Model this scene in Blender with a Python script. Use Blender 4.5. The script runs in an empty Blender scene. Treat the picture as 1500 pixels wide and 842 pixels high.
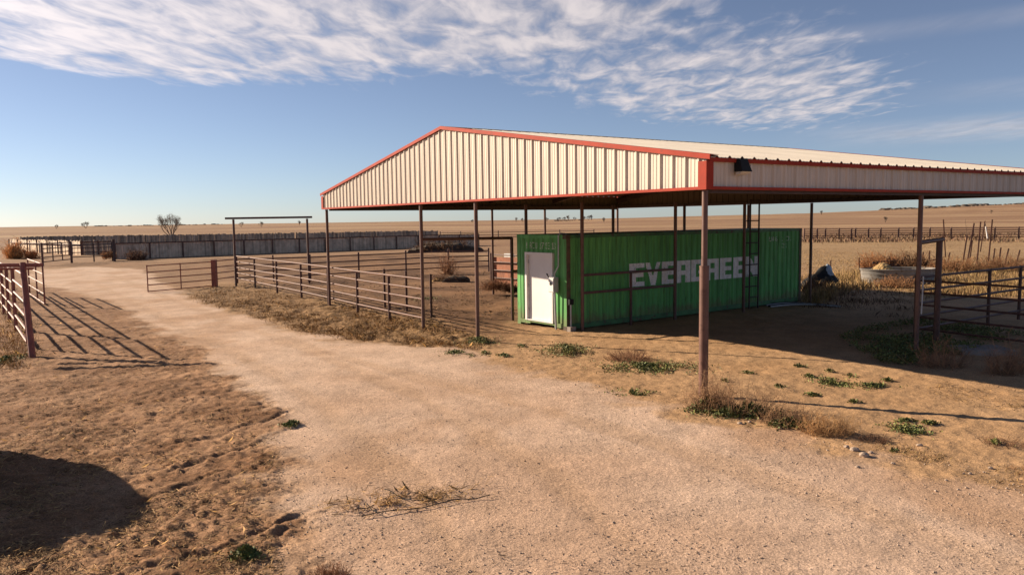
import bpy, bmesh, math, random, time
import numpy as np
from mathutils import Vector, Matrix
random.seed(7); rng = np.random.default_rng(7)
SC = bpy.context.scene
ROOT = SC.collection

# ---------------------------------------------------------------- camera
CAM_F, PITCH, ROLL, CAM_H = 1134.4649, 0.0871, -0.0128, 3.3697      # focal length in photo pixels (1500 wide)
cp, sp = math.cos(PITCH), math.sin(PITCH)
FW = Vector((0, cp, -sp)); UP0 = Vector((0, sp, cp)); RT0 = Vector((1, 0, 0))
RT = RT0 * math.cos(ROLL) + UP0 * math.sin(ROLL); UP = -RT0 * math.sin(ROLL) + UP0 * math.cos(ROLL)
cam_d = bpy.data.cameras.new('camera'); cam = bpy.data.objects.new('camera', cam_d); ROOT.objects.link(cam)
M = Matrix((RT, UP, -FW)).transposed().to_4x4(); M.translation = (0, 0, CAM_H); cam.matrix_world = M
cam_d.sensor_width = 36; cam_d.lens = CAM_F / 1500 * 36; cam_d.clip_start = .1; cam_d.clip_end = 20000
SC.camera = cam

# ---------------------------------------------------------------- sun, sky, exposure
SUN_EL = math.radians(21.6); SUN_AZ = math.radians(-67.1)            # azimuth from +Y, negative = to the left
SUNV = Vector((math.sin(SUN_AZ) * math.cos(SUN_EL), math.cos(SUN_AZ) * math.cos(SUN_EL), math.sin(SUN_EL)))
sl = bpy.data.lights.new('sun', 'SUN'); sl.energy = 5.0; sl.angle = math.radians(.5); sl.color = (1, .825, .615)
so = bpy.data.objects.new('sun', sl); ROOT.objects.link(so); so.rotation_euler = (-SUNV).to_track_quat('-Z', 'Y').to_euler()
SC.view_settings.view_transform = 'Standard'; SC.view_settings.look = 'None'
SC.view_settings.exposure = 1.05; SC.view_settings.gamma = 1; SC.view_settings.use_curve_mapping = False
SC.cycles.max_bounces = 6; SC.cycles.diffuse_bounces = 2; SC.cycles.use_denoising = True

W = bpy.data.worlds.new('World'); SC.world = W; W.use_nodes = True
class NT:
    def __init__(s, t): s.t = t; s.n = t.nodes; s.l = t.links
    def new(s, typ, **k):
        o = s.n.new(typ)
        for a, b in k.items(): setattr(o, a, b)
        return o
    def link(s, a, b): s.l.new(a, b)
    def put(s, sock, v):
        if hasattr(v, 'is_output'): s.l.new(v, sock)
        else: sock.default_value = v
    def m(s, op, a, b=None, c=None, clamp=False):
        o = s.new('ShaderNodeMath', operation=op, use_clamp=clamp); s.put(o.inputs[0], a)
        if b is not None: s.put(o.inputs[1], b)
        if c is not None: s.put(o.inputs[2], c)
        return o.outputs[0]
    def ss(s, v, a, b, lo=0., hi=1.):
        o = s.new('ShaderNodeMapRange', interpolation_type='SMOOTHSTEP'); s.put(o.inputs[0], v)
        for i, q in zip((1, 2, 3, 4), (a, b, lo, hi)): s.put(o.inputs[i], q)
        return o.outputs[0]
    def mix(s, f, a, b, mode='MIX'):
        o = s.new('ShaderNodeMix', data_type='RGBA', blend_type=mode); s.put(o.inputs[0], f)
        for i, q in ((6, a), (7, b)):
            if not hasattr(q, 'is_output') and len(q) == 3: q = (*q, 1)
            s.put(o.inputs[i], q)
        return o.outputs[2]
    def noise(s, vec, scale, detail=4, rough=.5, dist=0., dim='3D'):
        o = s.new('ShaderNodeTexNoise', noise_dimensions=dim)
        if vec is not None: s.link(vec, o.inputs['Vector'])
        o.inputs['Scale'].default_value = scale; o.inputs['Detail'].default_value = detail
        o.inputs['Roughness'].default_value = rough; o.inputs['Distortion'].default_value = dist
        return o.outputs['Fac']
    def xyz(s, x, y, z):
        o = s.new('ShaderNodeCombineXYZ'); s.put(o.inputs[0], x); s.put(o.inputs[1], y); s.put(o.inputs[2], z); return o.outputs[0]

SKY_STRENGTH = 0.05
w = NT(W.node_tree); w.n.clear()
out = w.new('ShaderNodeOutputWorld'); bg = w.new('ShaderNodeBackground'); w.link(bg.outputs[0], out.inputs[0])
bg.inputs[1].default_value = SKY_STRENGTH
sky = w.new('ShaderNodeTexSky', sky_type='NISHITA'); sky.sun_disc = False
sky.sun_elevation = SUN_EL; sky.sun_rotation = SUN_AZ; sky.altitude = 900; sky.air_density = .75; sky.dust_density = .4; sky.ozone_density = 3.6
tc = w.new('ShaderNodeTexCoord'); sep = w.new('ShaderNodeSeparateXYZ'); w.link(tc.outputs['Generated'], sep.inputs[0])
dx, dy, dz = sep.outputs
zc = w.m('MAXIMUM', dz, .03)
P_, Q_ = w.m('DIVIDE', dx, zc), w.m('DIVIDE', dy, zc)               # where the ray meets a cloud layer one unit up
# lower edge of the main bank of cloud in that layer
rmp = w.new('ShaderNodeFloatCurve'); cv = rmp.mapping.curves[0]
edge = [(-12, 3.6), (-6, 4.0), (-3.4, 4.5), (-2.73, 5.1), (-2.2, 5.5), (-1.47, 5.5), (-.68, 5.2), (-.1, 5.05), (.3, 4.95), (.62, 4.4), (.9, 3.5), (1.15, 2.4), (1.5, 0.5)]
PX0, PX1 = -12, 2.
pts = [((p - PX0) / (PX1 - PX0), q / 8) for p, q in edge]
cv.points[0].location = pts[0]; cv.points[1].location = (1, 0.02)
for p in pts[1:]: cv.points.new(*p)
rmp.mapping.update()
pn = w.m('DIVIDE', w.m('SUBTRACT', P_, PX0), PX1 - PX0, clamp=True)
w.link(pn, rmp.inputs['Value'])
lay = w.xyz(P_, Q_, 0)
wob = w.noise(lay, .9, 3, .55)
wv = w.m('MULTIPLY', w.m('SUBTRACT', wob, .5), 1.3)
main_d = w.m('ADD', w.m('SUBTRACT', w.m('MULTIPLY', rmp.outputs[0], 8), Q_), wv)   # >0 inside
main_m = w.m('MULTIPLY', w.ss(main_d, -.80, .30), w.m('MULTIPLY', w.ss(w.m('ADD', Q_, wv), 1.0, 3.0), w.ss(P_, -9., -5.)))
ca, sa = math.cos(math.radians(60)), math.sin(math.radians(60))
px_, qx_ = w.m('SUBTRACT', P_, 1.75), w.m('SUBTRACT', Q_, 6.35)
la = w.m('DIVIDE', w.m('ADD', w.m('MULTIPLY', px_, ca), w.m('MULTIPLY', qx_, sa)), 3.5)
lb = w.m('DIVIDE', w.m('SUBTRACT', w.m('MULTIPLY', qx_, ca), w.m('MULTIPLY', px_, sa)), 1.5)
rad = w.m('SQRT', w.m('ADD', w.m('MULTIPLY', la, la), w.m('MULTIPLY', lb, lb)))
wing_m = w.m('MULTIPLY', w.ss(w.m('ADD', rad, w.m('MULTIPLY', wv, .35)), .45, 1.2, 1., 0.), .86)
# far faint bands low on the right
el = w.m('ARCTAN2', dz, w.m('SQRT', w.m('ADD', w.m('MULTIPLY', dx, dx), w.m('MULTIPLY', dy, dy))))
az = w.m('ARCTAN2', dx, dy)
def band(e0, ew, a0, a1, amt):
    b = w.ss(w.m('ABSOLUTE', w.m('SUBTRACT', w.m('ADD', el, w.m('MULTIPLY', wv, .006)), e0)), 0., ew, 1., 0.)
    return w.m('MULTIPLY', w.m('MULTIPLY', b, w.ss(az, a0, a1)), amt)
bands = w.m('ADD', band(.092, .020, .30, .55, .55), w.m('ADD', band(.131, .016, .42, .62, .22), band(.205, .016, .28, .40, .16)))
# the ripple of cloudlets: rows running away from the viewer
ang = math.radians(-4)
cr, sr = math.cos(ang), math.sin(ang)
ru = w.m('ADD', w.m('MULTIPLY', P_, cr), w.m('MULTIPLY', Q_, sr)); rv = w.m('SUBTRACT', w.m('MULTIPLY', Q_, cr), w.m('MULTIPLY', P_, sr))
rip = w.noise(w.xyz(w.m('MULTIPLY', ru, 4.6), w.m('MULTIPLY', rv, 2.1), 0), 1., 7, .52, .6)
fine = w.noise(w.xyz(w.m('MULTIPLY', ru, 15.), w.m('MULTIPLY', rv, 4.2), 5.), 1., 4, .55, .5)
big = w.noise(lay, .85, 3, .5, .4)
mask = w.m('MAXIMUM', main_m, wing_m)
lum = w.m('ADD', w.m('ADD', w.m('MULTIPLY', rip, .80), w.m('MULTIPLY', fine, .20)), w.m('MULTIPLY', w.m('SUBTRACT', big, .5), .42))
den = w.ss(w.m('ADD', lum, w.m('MULTIPLY', w.m('SUBTRACT', mask, 1.), .42)), .22, .68)
den = w.m('MULTIPLY', den, w.ss(mask, .0, .25))
fib = w.noise(w.xyz(w.m('MULTIPLY', ru, 2.2), w.m('MULTIPLY', rv, .6), 3.), 1., 5, .6, .3)
den = w.m('ADD', den, w.m('MULTIPLY', bands, w.ss(fib, .25, .7, .35, 1.)), clamp=True)
den = w.m('MULTIPLY', den, .90)
den = w.m('MULTIPLY', den, w.ss(dz, .03, .10))
# thin cloud towards the sun is brighter
dt = w.new('ShaderNodeVectorMath', operation='DOT_PRODUCT'); w.link(tc.outputs['Generated'], dt.inputs[0]); dt.inputs[1].default_value = SUNV
fwd = w.m('POWER', w.m('MAXIMUM', dt.outputs['Value'], 0), 5.)
shade = w.ss(lum, .30, .66, .86, 1.12)
cb = w.m('MULTIPLY', w.m('ADD', w.m('MULTIPLY', fwd, 7.0), 6.9), shade)
cc = w.new('ShaderNodeVectorMath', operation='SCALE'); cc.inputs[0].default_value = (1.02, .92, .91); w.link(cb, cc.inputs['Scale'])
hs_ = w.new('ShaderNodeHueSaturation'); hs_.inputs['Saturation'].default_value = .82; w.link(sky.outputs[0], hs_.inputs['Color'])
skyc = w.mix(1., hs_.outputs[0], (1.02, .978, .985), 'MULTIPLY')         # the photograph's warm white balance
ctex = w.mix(den, skyc, cc.outputs[0])
w.link(ctex, bg.inputs[0])
W.cycles.sampling_method = 'MANUAL'; W.cycles.sample_map_resolution = 512

# ---------------------------------------------------------------- terrain and picture rays
def vnoise(x, y, seed=0):
    x = np.asarray(x, float); y = np.asarray(y, float)
    xi = np.floor(x).astype(np.int64); yi = np.floor(y).astype(np.int64); fx = x - xi; fy = y - yi
    fx = fx * fx * fx * (fx * (fx * 6 - 15) + 10); fy = fy * fy * fy * (fy * (fy * 6 - 15) + 10)
    def h(a, b):
        n = (a * 374761393 + b * 668265263 + seed * 974711) & 0x7fffffff
        n = ((n ^ (n >> 13)) * 1274126177) & 0x7fffffff
        return ((n ^ (n >> 16)) & 0xffff) / 65535.
    a, b, c, d = h(xi, yi), h(xi + 1, yi), h(xi, yi + 1), h(xi + 1, yi + 1)
    return (a + (b - a) * fx) * (1 - fy) + (c + (d - c) * fx) * fy
def fbm(x, y, oct=4, seed=0, gain=.5):
    s = 0; a = 1; t = 0
    for i in range(oct):
        s = s + a * vnoise(x, y, seed + i * 17); t += a; a *= gain; x = x * 2.03 + 11.3; y = y * 2.01 + 5.7
    return s / t
def sst(v, a, b):
    t = np.clip((v - a) / (b - a), 0, 1); return t * t * (3 - 2 * t)
def gh(x, y):
    x = np.asarray(x, float); y = np.asarray(y, float)
    R = np.hypot(x, y); azp = np.degrees(np.arctan2(x, y))
    A = np.interp(azp, [-180, -60, -30, 0, 5, 8, 12, 20, 28, 34, 60, 180], [0, 0, -.5, .3, 1.2, 2.6, 4.2, 6.2, 5.2, 5.2, 4, 0])
    hill = A * sst(R, 160, 1100) * np.minimum(R, 1300) / CAM_F
    ridge = np.interp(azp, [-180, -40, 18, 26, 33, 50, 180], [0, 0, 1, 14, 26, 26, 0]) * sst(R, 1900, 3000)
    roll = (fbm(x / 130, y / 130, 3, 5) - .5) * 1.6 * sst(R, 90, 300)
    near = (fbm(x / 9, y / 9, 2, 9) - .5) * .06 * sst(R, 2, 6)
    return hill + ridge + roll + near
def ray(px, py):
    d = FW + RT * ((px - 750) / CAM_F) - UP * ((py - 421) / CAM_F); return d
def at(px, py):
    d = ray(px, py); t = -CAM_H / d.z; return Vector((d.x * t, d.y * t, 0))
def at_far(px, R):
    d = ray(px, 325); k = R / math.hypot(d.x, d.y); x, y = d.x * k, d.y * k
    return Vector((x, y, float(gh(x, y))))
def g3(v, dz=0): return Vector((v[0], v[1], float(gh(v[0], v[1])) + dz))
def hpx(base, dpx):                                                  # metres that dpx photo pixels span at that point
    return dpx * (Vector(base) - Vector((0, 0, CAM_H))).dot(FW) / CAM_F

# ---------------------------------------------------------------- materials
def mat(name, col, rough=.7, col2=None, scale=3., amt=.25, bump=0., bscale=40., metal=0., streak=False, spec=.5, tint=False, back=None, grime=False):
    m = bpy.data.materials.new(name); m.use_nodes = True; t = NT(m.node_tree)
    b = t.n['Principled BSDF']; b.inputs['Roughness'].default_value = rough; b.inputs['Metallic'].default_value = metal
    b.inputs['Specular IOR Level'].default_value = spec
    co = t.new('ShaderNodeTexCoord').outputs['Object']
    if streak:
        mp = t.new('ShaderNodeMapping'); t.link(co, mp.inputs[0]); mp.inputs['Scale'].default_value = (6, 6, .35); v = mp.outputs[0]
    else: v = co
    n = t.noise(v, scale, 5, .6)
    lo = tuple(c * (1 - amt) for c in col); hi = tuple(min(1, c * (1 + amt)) for c in col)
    c = t.mix(t.ss(n, .3, .7), lo, hi)
    if col2 is not None:
        n2 = t.noise(v, scale * 2.3, 6, .65)
        c = t.mix(t.ss(n2, .54, .66), c, col2)
    if grime:                                                        # rust runs, scuffs and dust near the ground
        oz = t.new('ShaderNodeSeparateXYZ'); t.link(co, oz.inputs[0])
        g1 = t.noise(v, 5.5, 6, .7)
        c = t.mix(t.m('MULTIPLY', t.ss(g1, .57, .70), .65), c, (.10, .062, .030))
        g2 = t.m('ADD', oz.outputs[2], t.m('MULTIPLY', t.noise(co, 3., 5, .6), -.9))
        c = t.mix(t.m('MULTIPLY', t.ss(g2, -.25, .12, 1., 0.), .6), c, (.17, .125, .075))
        c = t.mix(t.m('MULTIPLY', t.ss(t.noise(co, 18., 3, .6), .66, .72), .5), c, (.14, .09, .05))
    if tint:
        a = t.new('ShaderNodeAttribute', attribute_name='tint'); c = t.mix(1., c, a.outputs['Color'], 'MULTIPLY')
    if back is not None: c = t.mix(t.new('ShaderNodeNewGeometry').outputs['Backfacing'], c, back)   # back faces take a second, darker colour
    t.link(c, b.inputs['Base Color'])
    if bump:
        bn = t.new('ShaderNodeBump'); bn.inputs['Strength'].default_value = bump; bn.inputs['Distance'].default_value = .02
        t.link(t.noise(co, bscale, 4, .6), bn.inputs['Height']); t.link(bn.outputs[0], b.inputs['Normal'])
    return m
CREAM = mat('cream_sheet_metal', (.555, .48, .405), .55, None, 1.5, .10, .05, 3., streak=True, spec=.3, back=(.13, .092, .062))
RED = mat('red_trim_paint', (.31, .036, .018), .6, (.26, .04, .022), 2., .12, spec=.12)
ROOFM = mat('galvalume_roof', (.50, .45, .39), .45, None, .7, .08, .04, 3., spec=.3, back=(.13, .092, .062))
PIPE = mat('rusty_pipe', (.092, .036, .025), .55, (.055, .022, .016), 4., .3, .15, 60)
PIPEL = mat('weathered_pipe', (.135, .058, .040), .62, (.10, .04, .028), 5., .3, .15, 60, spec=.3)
REDPIPE = mat('red_pipe_paint', (.235, .070, .048), .55, (.13, .045, .03), 4., .25, .15, 60)
DARKBRUSH = mat('dark_heap', (.055, .040, .030), .95, (.12, .085, .055), 7., .4, .6, 25)
DARKSTEEL = mat('dark_steel', (.045, .024, .020), .6, None, 5., .3)
POSTM = mat('brown_post_paint', (.125, .058, .042), .5, (.085, .036, .026), 3., .2)
GREEN = mat('container_green', (.110, .35, .105), .6, (.075, .20, .06), 1.3, .28, .08, 9., streak=True, spec=.25, grime=True)
GREEND = mat('container_rail', (.05, .16, .055), .6, (.09, .05, .03), 2.6, .3, .1, 20)
RUSTG = mat('rusted_corner', (.095, .060, .036), .75, (.05, .10, .035), 5., .4, .2, 30)
LETTER = mat('worn_white_lettering', (.84, .80, .78), .6, (.50, .52, .46), 7., .10)
GHOST = mat('faded_stencil', (.52, .62, .48), .7, (.08, .22, .08), 14., .2)
DOORM = mat('white_door_paint', (.74, .70, .68), .45, None, 1.5, .04)
GREYM = mat('grey_conduit', (.42, .42, .43), .45, None, 6., .12, metal=.2)
BLACKM = mat('black_plastic', (.014, .014, .015), .7, None, 5., .2, spec=.2)
LENS = mat('frosted_lens', (.55, .52, .47), .3, None, 5., .05)
CONC = mat('concrete', (.24, .20, .175), .9, None, 4., .2, .3, 50)
WOODS = mat('weathered_boards', (.52, .395, .29), .85, None, 2., .2, .1, 20, tint=True)
GALV = mat('galvanised_tank', (.22, .205, .19), .6, (.14, .105, .08), 2.2, .2, .1, 10, metal=.1, spec=.3)
HAY = mat('old_hay', (.36, .235, .10), .95, None, 9., .35, .5, 30)
ORANGE = mat('rusty_orange_sheet', (.34, .115, .05), .7, (.22, .075, .04), 2.5, .25, .1, 12)
BARK = mat('bare_bark', (.12, .085, .065), .9, None, 3., .25)
TWIG = mat('dry_twigs', (.27, .165, .10), .9, None, 6., .3, tint=True)
GRASS = mat('dry_grass', (.42, .28, .125), .9, None, .6, .25, tint=True)
LEAF = mat('green_leaves', (.118, .130, .036), .7, None, 5., .4, tint=True)
STONE = mat('pale_stone', (.38, .29, .225), .9, None, 8., .2, .3, 60)
TARP = mat('pale_blue_tarp', (.24, .30, .37), .5, None, 6., .15)
BRUSH = mat('dark_brush', (.085, .062, .045), .95, None, 6., .35, tint=True)
WHITEP = mat('white_plastic', (.70, .69, .67), .5, None, 6., .06)

# ---------------------------------------------------------------- mesh and object helpers
ORG = {}
class MB:
    def __init__(s): s.v = []; s.f = []; s.mi = []
    def poly(s, pts, mi=0):
        k = len(s.v); s.v += [tuple(p) for p in pts]; s.f.append(tuple(range(k, k + len(pts)))); s.mi.append(mi); return s
    def hexa(s, p, mi=0):                                            # 8 corners: bottom 0-3, top 4-7
        k = len(s.v); s.v += [tuple(q) for q in p]
        for q in ((3, 2, 1, 0), (4, 5, 6, 7), (0, 1, 5, 4), (1, 2, 6, 5), (2, 3, 7, 6), (3, 0, 4, 7)):
            s.f.append(tuple(k + i for i in q)); s.mi.append(mi)
        return s
    def box(s, o, a, b, c, mi=0):                                    # corner o and three edge vectors
        o, a, b, c = map(Vector, (o, a, b, c))
        return s.hexa([o, o + a, o + a + b, o + b, o + c, o + a + c, o + a + b + c, o + b + c], mi)
    def beam(s, p, q, w_, h_, up=(0, 0, 1), mi=0):
        p, q = Vector(p), Vector(q); d = (q - p).normalized(); sd = d.cross(Vector(up)).normalized(); u = sd.cross(d)
        A = sd * w_ / 2; B_ = u * h_ / 2
        return s.hexa([p - A - B_, p + A - B_, q + A - B_, q - A - B_, p - A + B_, p + A + B_, q + A + B_, q - A + B_], mi)
    def tube(s, p, q, r, r2=None, n=8, caps=True, mi=0):
        p, q = Vector(p), Vector(q); r2 = r if r2 is None else r2
        d = (q - p).normalized(); a = d.orthogonal().normalized(); b = d.cross(a); k = len(s.v)
        for i in range(n):
            t = 2 * math.pi * i / n; o = a * math.cos(t) + b * math.sin(t)
            s.v.append(tuple(p + o * r)); s.v.append(tuple(q + o * r2))
        for i in range(n):
            j = (i + 1) % n; s.f.append((k + 2 * i, k + 2 * j, k + 2 * j + 1, k + 2 * i + 1)); s.mi.append(mi)
        if caps:
            s.f.append(tuple(k + 2 * i for i in reversed(range(n)))); s.mi.append(mi)
            s.f.append(tuple(k + 2 * i + 1 for i in range(n))); s.mi.append(mi)
        return s
    def path(s, pts, r, n=6):
        for a, b in zip(pts, pts[1:]): s.tube(a, b, r, r, n)
        return s
    def lathe(s, prof, c, n=24, sx=1., sy=1., mi=0):
        k = len(s.v)
        for r, z in prof:
            for i in range(n):
                t = 2 * math.pi * i / n; s.v.append((c[0] + r * sx * math.cos(t), c[1] + r * sy * math.sin(t), c[2] + z))
        for j in range(len(prof) - 1):
            for i in range(n):
                i2 = (i + 1) % n; s.f.append((k + j * n + i, k + j * n + i2, k + (j + 1) * n + i2, k + (j + 1) * n + i)); s.mi.append(mi)
        return s
    def build(s, name, mats, parent=None, smooth=False, origin=None):
        org = Vector(origin) if origin is not None else (ORG[parent.name] if parent else Vector((0, 0, 0)))
        me = bpy.data.meshes.new(name)
        me.from_pydata([(x - org.x, y - org.y, z - org.z) for x, y, z in s.v], [], s.f)
        for m in (mats if isinstance(mats, (list, tuple)) else [mats]): me.materials.append(m)
        if any(s.mi): me.polygons.foreach_set('material_index', s.mi)
        if smooth:
            me.polygons.foreach_set('use_smooth', [True] * len(s.f)); me.set_sharp_from_angle(angle=math.radians(40))
        me.update()
        o = bpy.data.objects.new(name, me); ROOT.objects.link(o)
        if parent: o.parent = parent
        elif origin is not None: o.location = org
        ORG[o.name] = org
        return o
def tag(o, label=None, cat=None, group=None, kind=None):
    for k, v in (('label', label), ('category', cat), ('group', group), ('kind', kind)):
        if v: o[k] = v
    return o
def thing(name, loc, label, cat, group=None):
    o = bpy.data.objects.new(name, None); ROOT.objects.link(o); o.location = loc; o.empty_display_size = .2
    ORG[o.name] = Vector(loc); return tag(o, label, cat, group)
def place(proto, name, parent, loc):                                 # a copy of a part at another place in the same thing
    o = proto.copy(); ROOT.objects.link(o); o.name = name; o.parent = parent
    o.location = Vector(loc); ORG[o.name] = ORG[proto.name]; return o
def np_mesh(name, V, F, m, tint=None, origin=None, smooth=False):    # V (n,3), F (k,3|4) numpy
    if origin is not None: V = V - np.asarray(origin)
    me = bpy.data.meshes.new(name); k = F.shape[1]
    me.vertices.add(len(V)); me.vertices.foreach_set('co', V.astype(np.float32).ravel())
    me.loops.add(F.size); me.loops.foreach_set('vertex_index', F.astype(np.int32).ravel())
    me.polygons.add(len(F)); me.polygons.foreach_set('loop_start', np.arange(0, F.size, k, dtype=np.int32))
    if smooth: me.polygons.foreach_set('use_smooth', np.ones(len(F), bool))
    if tint is not None:
        a = me.color_attributes.new('tint', 'FLOAT_COLOR', 'POINT')
        c = np.ones((len(V), 4), np.float32); c[:, :3] = tint; a.data.foreach_set('color', c.ravel())
    me.update(calc_edges=True); me.validate()
    me.materials.append(m)
    o = bpy.data.objects.new(name, me); ROOT.objects.link(o)
    if origin is not None: o.location = origin
    ORG[o.name] = Vector(origin) if origin is not None else Vector((0, 0, 0))
    return o

# ---------------------------------------------------------------- ground: one polar sheet, split into ground and road
def poly_px(p): return np.array([at(*q)[:2] for q in p])
def sdist(x, y, P):                                                  # >0 inside
    d = np.full(x.shape, 1e9); ins = np.zeros(x.shape, bool); n = len(P)
    for i in range(n):
        ax, ay = P[i]; bx, by = P[(i + 1) % n]; ex, ey = bx - ax, by - ay
        t = np.clip(((x - ax) * ex + (y - ay) * ey) / (ex * ex + ey * ey), 0, 1)
        d = np.minimum(d, np.hypot(x - ax - t * ex, y - ay - t * ey))
        c = ((ay > y) != (by > y)); den = np.where(by - ay == 0, 1e-9, by - ay)
        ins ^= c & (x < (bx - ax) * (y - ay) / den + ax)
    return np.where(ins, d, -d)
ROAD = poly_px([(30, 403), (60, 395), (140, 391), (205, 395), (235, 412), (262, 427), (285, 438), (335, 455), (395, 472), (455, 490), (545, 504), (640, 508), (720, 526),
                (800, 548), (900, 582), (985, 606), (1080, 630), (1180, 652), (1280, 680), (1400, 702), (1500, 722), (2100, 830), (2600, 1400), (430, 1500),
                (400, 842), (392, 770), (410, 690), (408, 640), (398, 595), (365, 560), (300, 512), (232, 478), (160, 442), (120, 428), (60, 418)])
LEFTD = poly_px([(60, 418), (120, 428), (160, 442), (232, 478), (300, 512), (365, 560), (398, 595), (408, 640), (410, 690), (392, 770), (400, 842), (430, 1500), (-1500, 1500), (-900, 560), (-200, 440), (0, 424)])
VERGE = poly_px([(262, 427), (290, 420), (352, 413), (480, 440), (640, 476), (730, 502), (700, 512), (640, 508), (545, 504), (455, 490), (395, 472), (335, 455), (285, 438)])
CORRAL = poly_px([(352, 412), (300, 404), (240, 396), (300, 380), (430, 376), (560, 372), (690, 374), (760, 398), (780, 470), (740, 500), (640, 476), (480, 440)])
SHADE_WEED = poly_px([(1225, 500), (1250, 487), (1300, 478), (1340, 470), (1420, 480), (1500, 495), (1500, 535), (1420, 538), (1330, 536), (1260, 522)])
FIELD = poly_px([(1185, 448), (1235, 425), (1300, 425), (1350, 440), (1500, 440), (2300, 470), (2300, 356), (1500, 345), (1185, 350)])

n_in, n_out = 470, 110
th = np.concatenate([np.linspace(-180, -40, n_out // 2, endpoint=False), np.linspace(-40, 40, n_in, endpoint=False), np.linspace(40, 180, n_out // 2)])
th = np.radians(th[:-1])
rr = np.concatenate([[.0], np.geomspace(1.2, 5, 26, endpoint=False), np.geomspace(5, 60, 620, endpoint=False), np.geomspace(60, 300, 150, endpoint=False), np.geomspace(300, 4200, 120)])
TH, RR = np.meshgrid(th, rr); GX = RR * np.sin(TH); GY = RR * np.cos(TH)
GZ = gh(GX, GY)
wx = (fbm(GX * 1.1, GY * 1.1, 4, 31) - .5) * 1.6; wy = (fbm(GX * 1.1, GY * 1.1, 4, 57) - .5) * 1.6
def soft(P, wdt, wob=1.):
    return sst(sdist(GX + wx * wob, GY + wy * wob, P), -wdt, wdt)
mr, ml, mv, mc, mf = soft(ROAD, .34, 1.), soft(LEFTD, .34, 1.), soft(VERGE, .5, 1.), soft(CORRAL, 1.2, 1.6), soft(FIELD, 1.5, 2.)
near = sst(RR, 62, 40)
dsc = sst(RR, 55, 26)
n_clod = fbm(GX * 3.2, GY * 3.2, 4, 3); n_fine = fbm(GX * 9, GY * 9, 3, 4); n_big = fbm(GX * .45, GY * .45, 4, 8)
# furrows: thin curved ruts swept across the left dirt, running with the road
sw = GX * .79 - GY * .62
fur = np.abs(((sw * .80 + (fbm(GX * .22, GY * .22, 2, 77) - .5) * 3.2 + (fbm(GX * 1.6, GY * 1.6, 3, 78) - .5) * .75) % 1) - .5) * 2
ridge = sst(fur, .80, .97) * sst(fbm(GX * .7 + 4, GY * .7, 3, 12), .42, .62)
dz_left = (n_clod - .5) * .045 + (n_fine - .5) * .060 + (fbm(GX * 17, GY * 17, 2, 14) - .5) * .030 - ridge * .026 + sst(fur, .45, .8) * sst(fur, .97, .82) * .012 + sst(fbm(GX * 6.1, GY * 6.1, 2, 90), .68, .8) * .022
dz_road = (n_clod - .5) * .010 + (n_fine - .5) * .010 + (n_big - .5) * .03
dz_else = (n_clod - .5) * .045 + (n_fine - .5) * .030 + mv * ((n_clod - .5) * .16 + (n_fine - .5) * .06)
GZ0 = GZ; GZ = GZ + dsc * sst(RR, 1.5, 4) * (ml * dz_left + (1 - ml) * (mr * dz_road + (1 - mr) * dz_else))
def C3(*c): return np.array(c)[None, None, :]
def mixc(a, b, t): return a * (1 - t[..., None]) + b * t[..., None]
t_sand = mixc(C3(.36, .212, .108), C3(.43, .272, .152), fbm(GX * .7, GY * .7, 4, 41))
plain = mixc(C3(.265, .158, .088), C3(.36, .235, .135), sst(fbm(GX / 90, GY / 40, 4, 61), .35, .65))
tw = sst(fbm(np.log(RR + 1) * 9 + GX * .002, GX * .0015, 4, 62), .40, .62)
plain = mixc(plain, C3(.235, .135, .078), tw * .7)
tint = mixc(plain, t_sand, near)
field = mixc(C3(.36, .240, .130), C3(.26, .165, .085), fbm(GX * .25, GY * .25, 4, 23))
tint = mixc(tint, field, np.maximum(mf, sst(RR, 50, 64) * sst(RR, 125, 95) * sst(np.degrees(TH), 8, 15)))
corral = mixc(C3(.105, .052, .025), C3(.225, .122, .062), sst(fbm(GX * .6, GY * .5, 5, 24), .3, .7))
tint = mixc(tint, corral, mc * .95)
lft = mixc(C3(.200, .102, .050), C3(.315, .178, .098), sst(fbm(GX * 1.3, GY * 1.3, 5, 25), .3, .7)); lft = mixc(lft, C3(.11, .060, .036), ridge * .6)
BACK_BROWN = poly_px([(-40, 380), (100, 384), (170, 385), (330, 381), (345, 410), (262, 426), (235, 411), (205, 394), (130, 390), (60, 394), (-40, 402)])
tint = mixc(tint, mixc(lft, C3(.22, .13, .07), fbm(GX * .3, GY * .3, 3, 99)), soft(BACK_BROWN, .8, 1.5) * .9)
tint = mixc(tint, lft, ml)
road = mixc(C3(.450, .298, .204), C3(.522, .374, .278), sst(fbm(GX * .4, GY * .4, 4, 26), .15, .85))
road = mixc(road, C3(.36, .215, .125), sst(fbm(GX * .55 + 7, GY * .35, 4, 27), .54, .74) * .6)
def polydist(px_):
    P = poly_px(px_); d = np.full(GX.shape, 1e9); sg = np.zeros(GX.shape); acc = 0
    for (ax, ay), (bx, by) in zip(P, P[1:]):
        L_ = math.hypot(bx - ax, by - ay); t_ = np.clip(((GX - ax) * (bx - ax) + (GY - ay) * (by - ay)) / L_ ** 2, 0, 1)
        q = np.hypot(GX - ax - t_ * (bx - ax), GY - ay - t_ * (by - ay)); m_ = q < d; d = np.where(m_, q, d); sg = np.where(m_, acc + t_ * L_, sg); acc += L_
    return d, sg
wheel = 0; tread = 0
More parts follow.
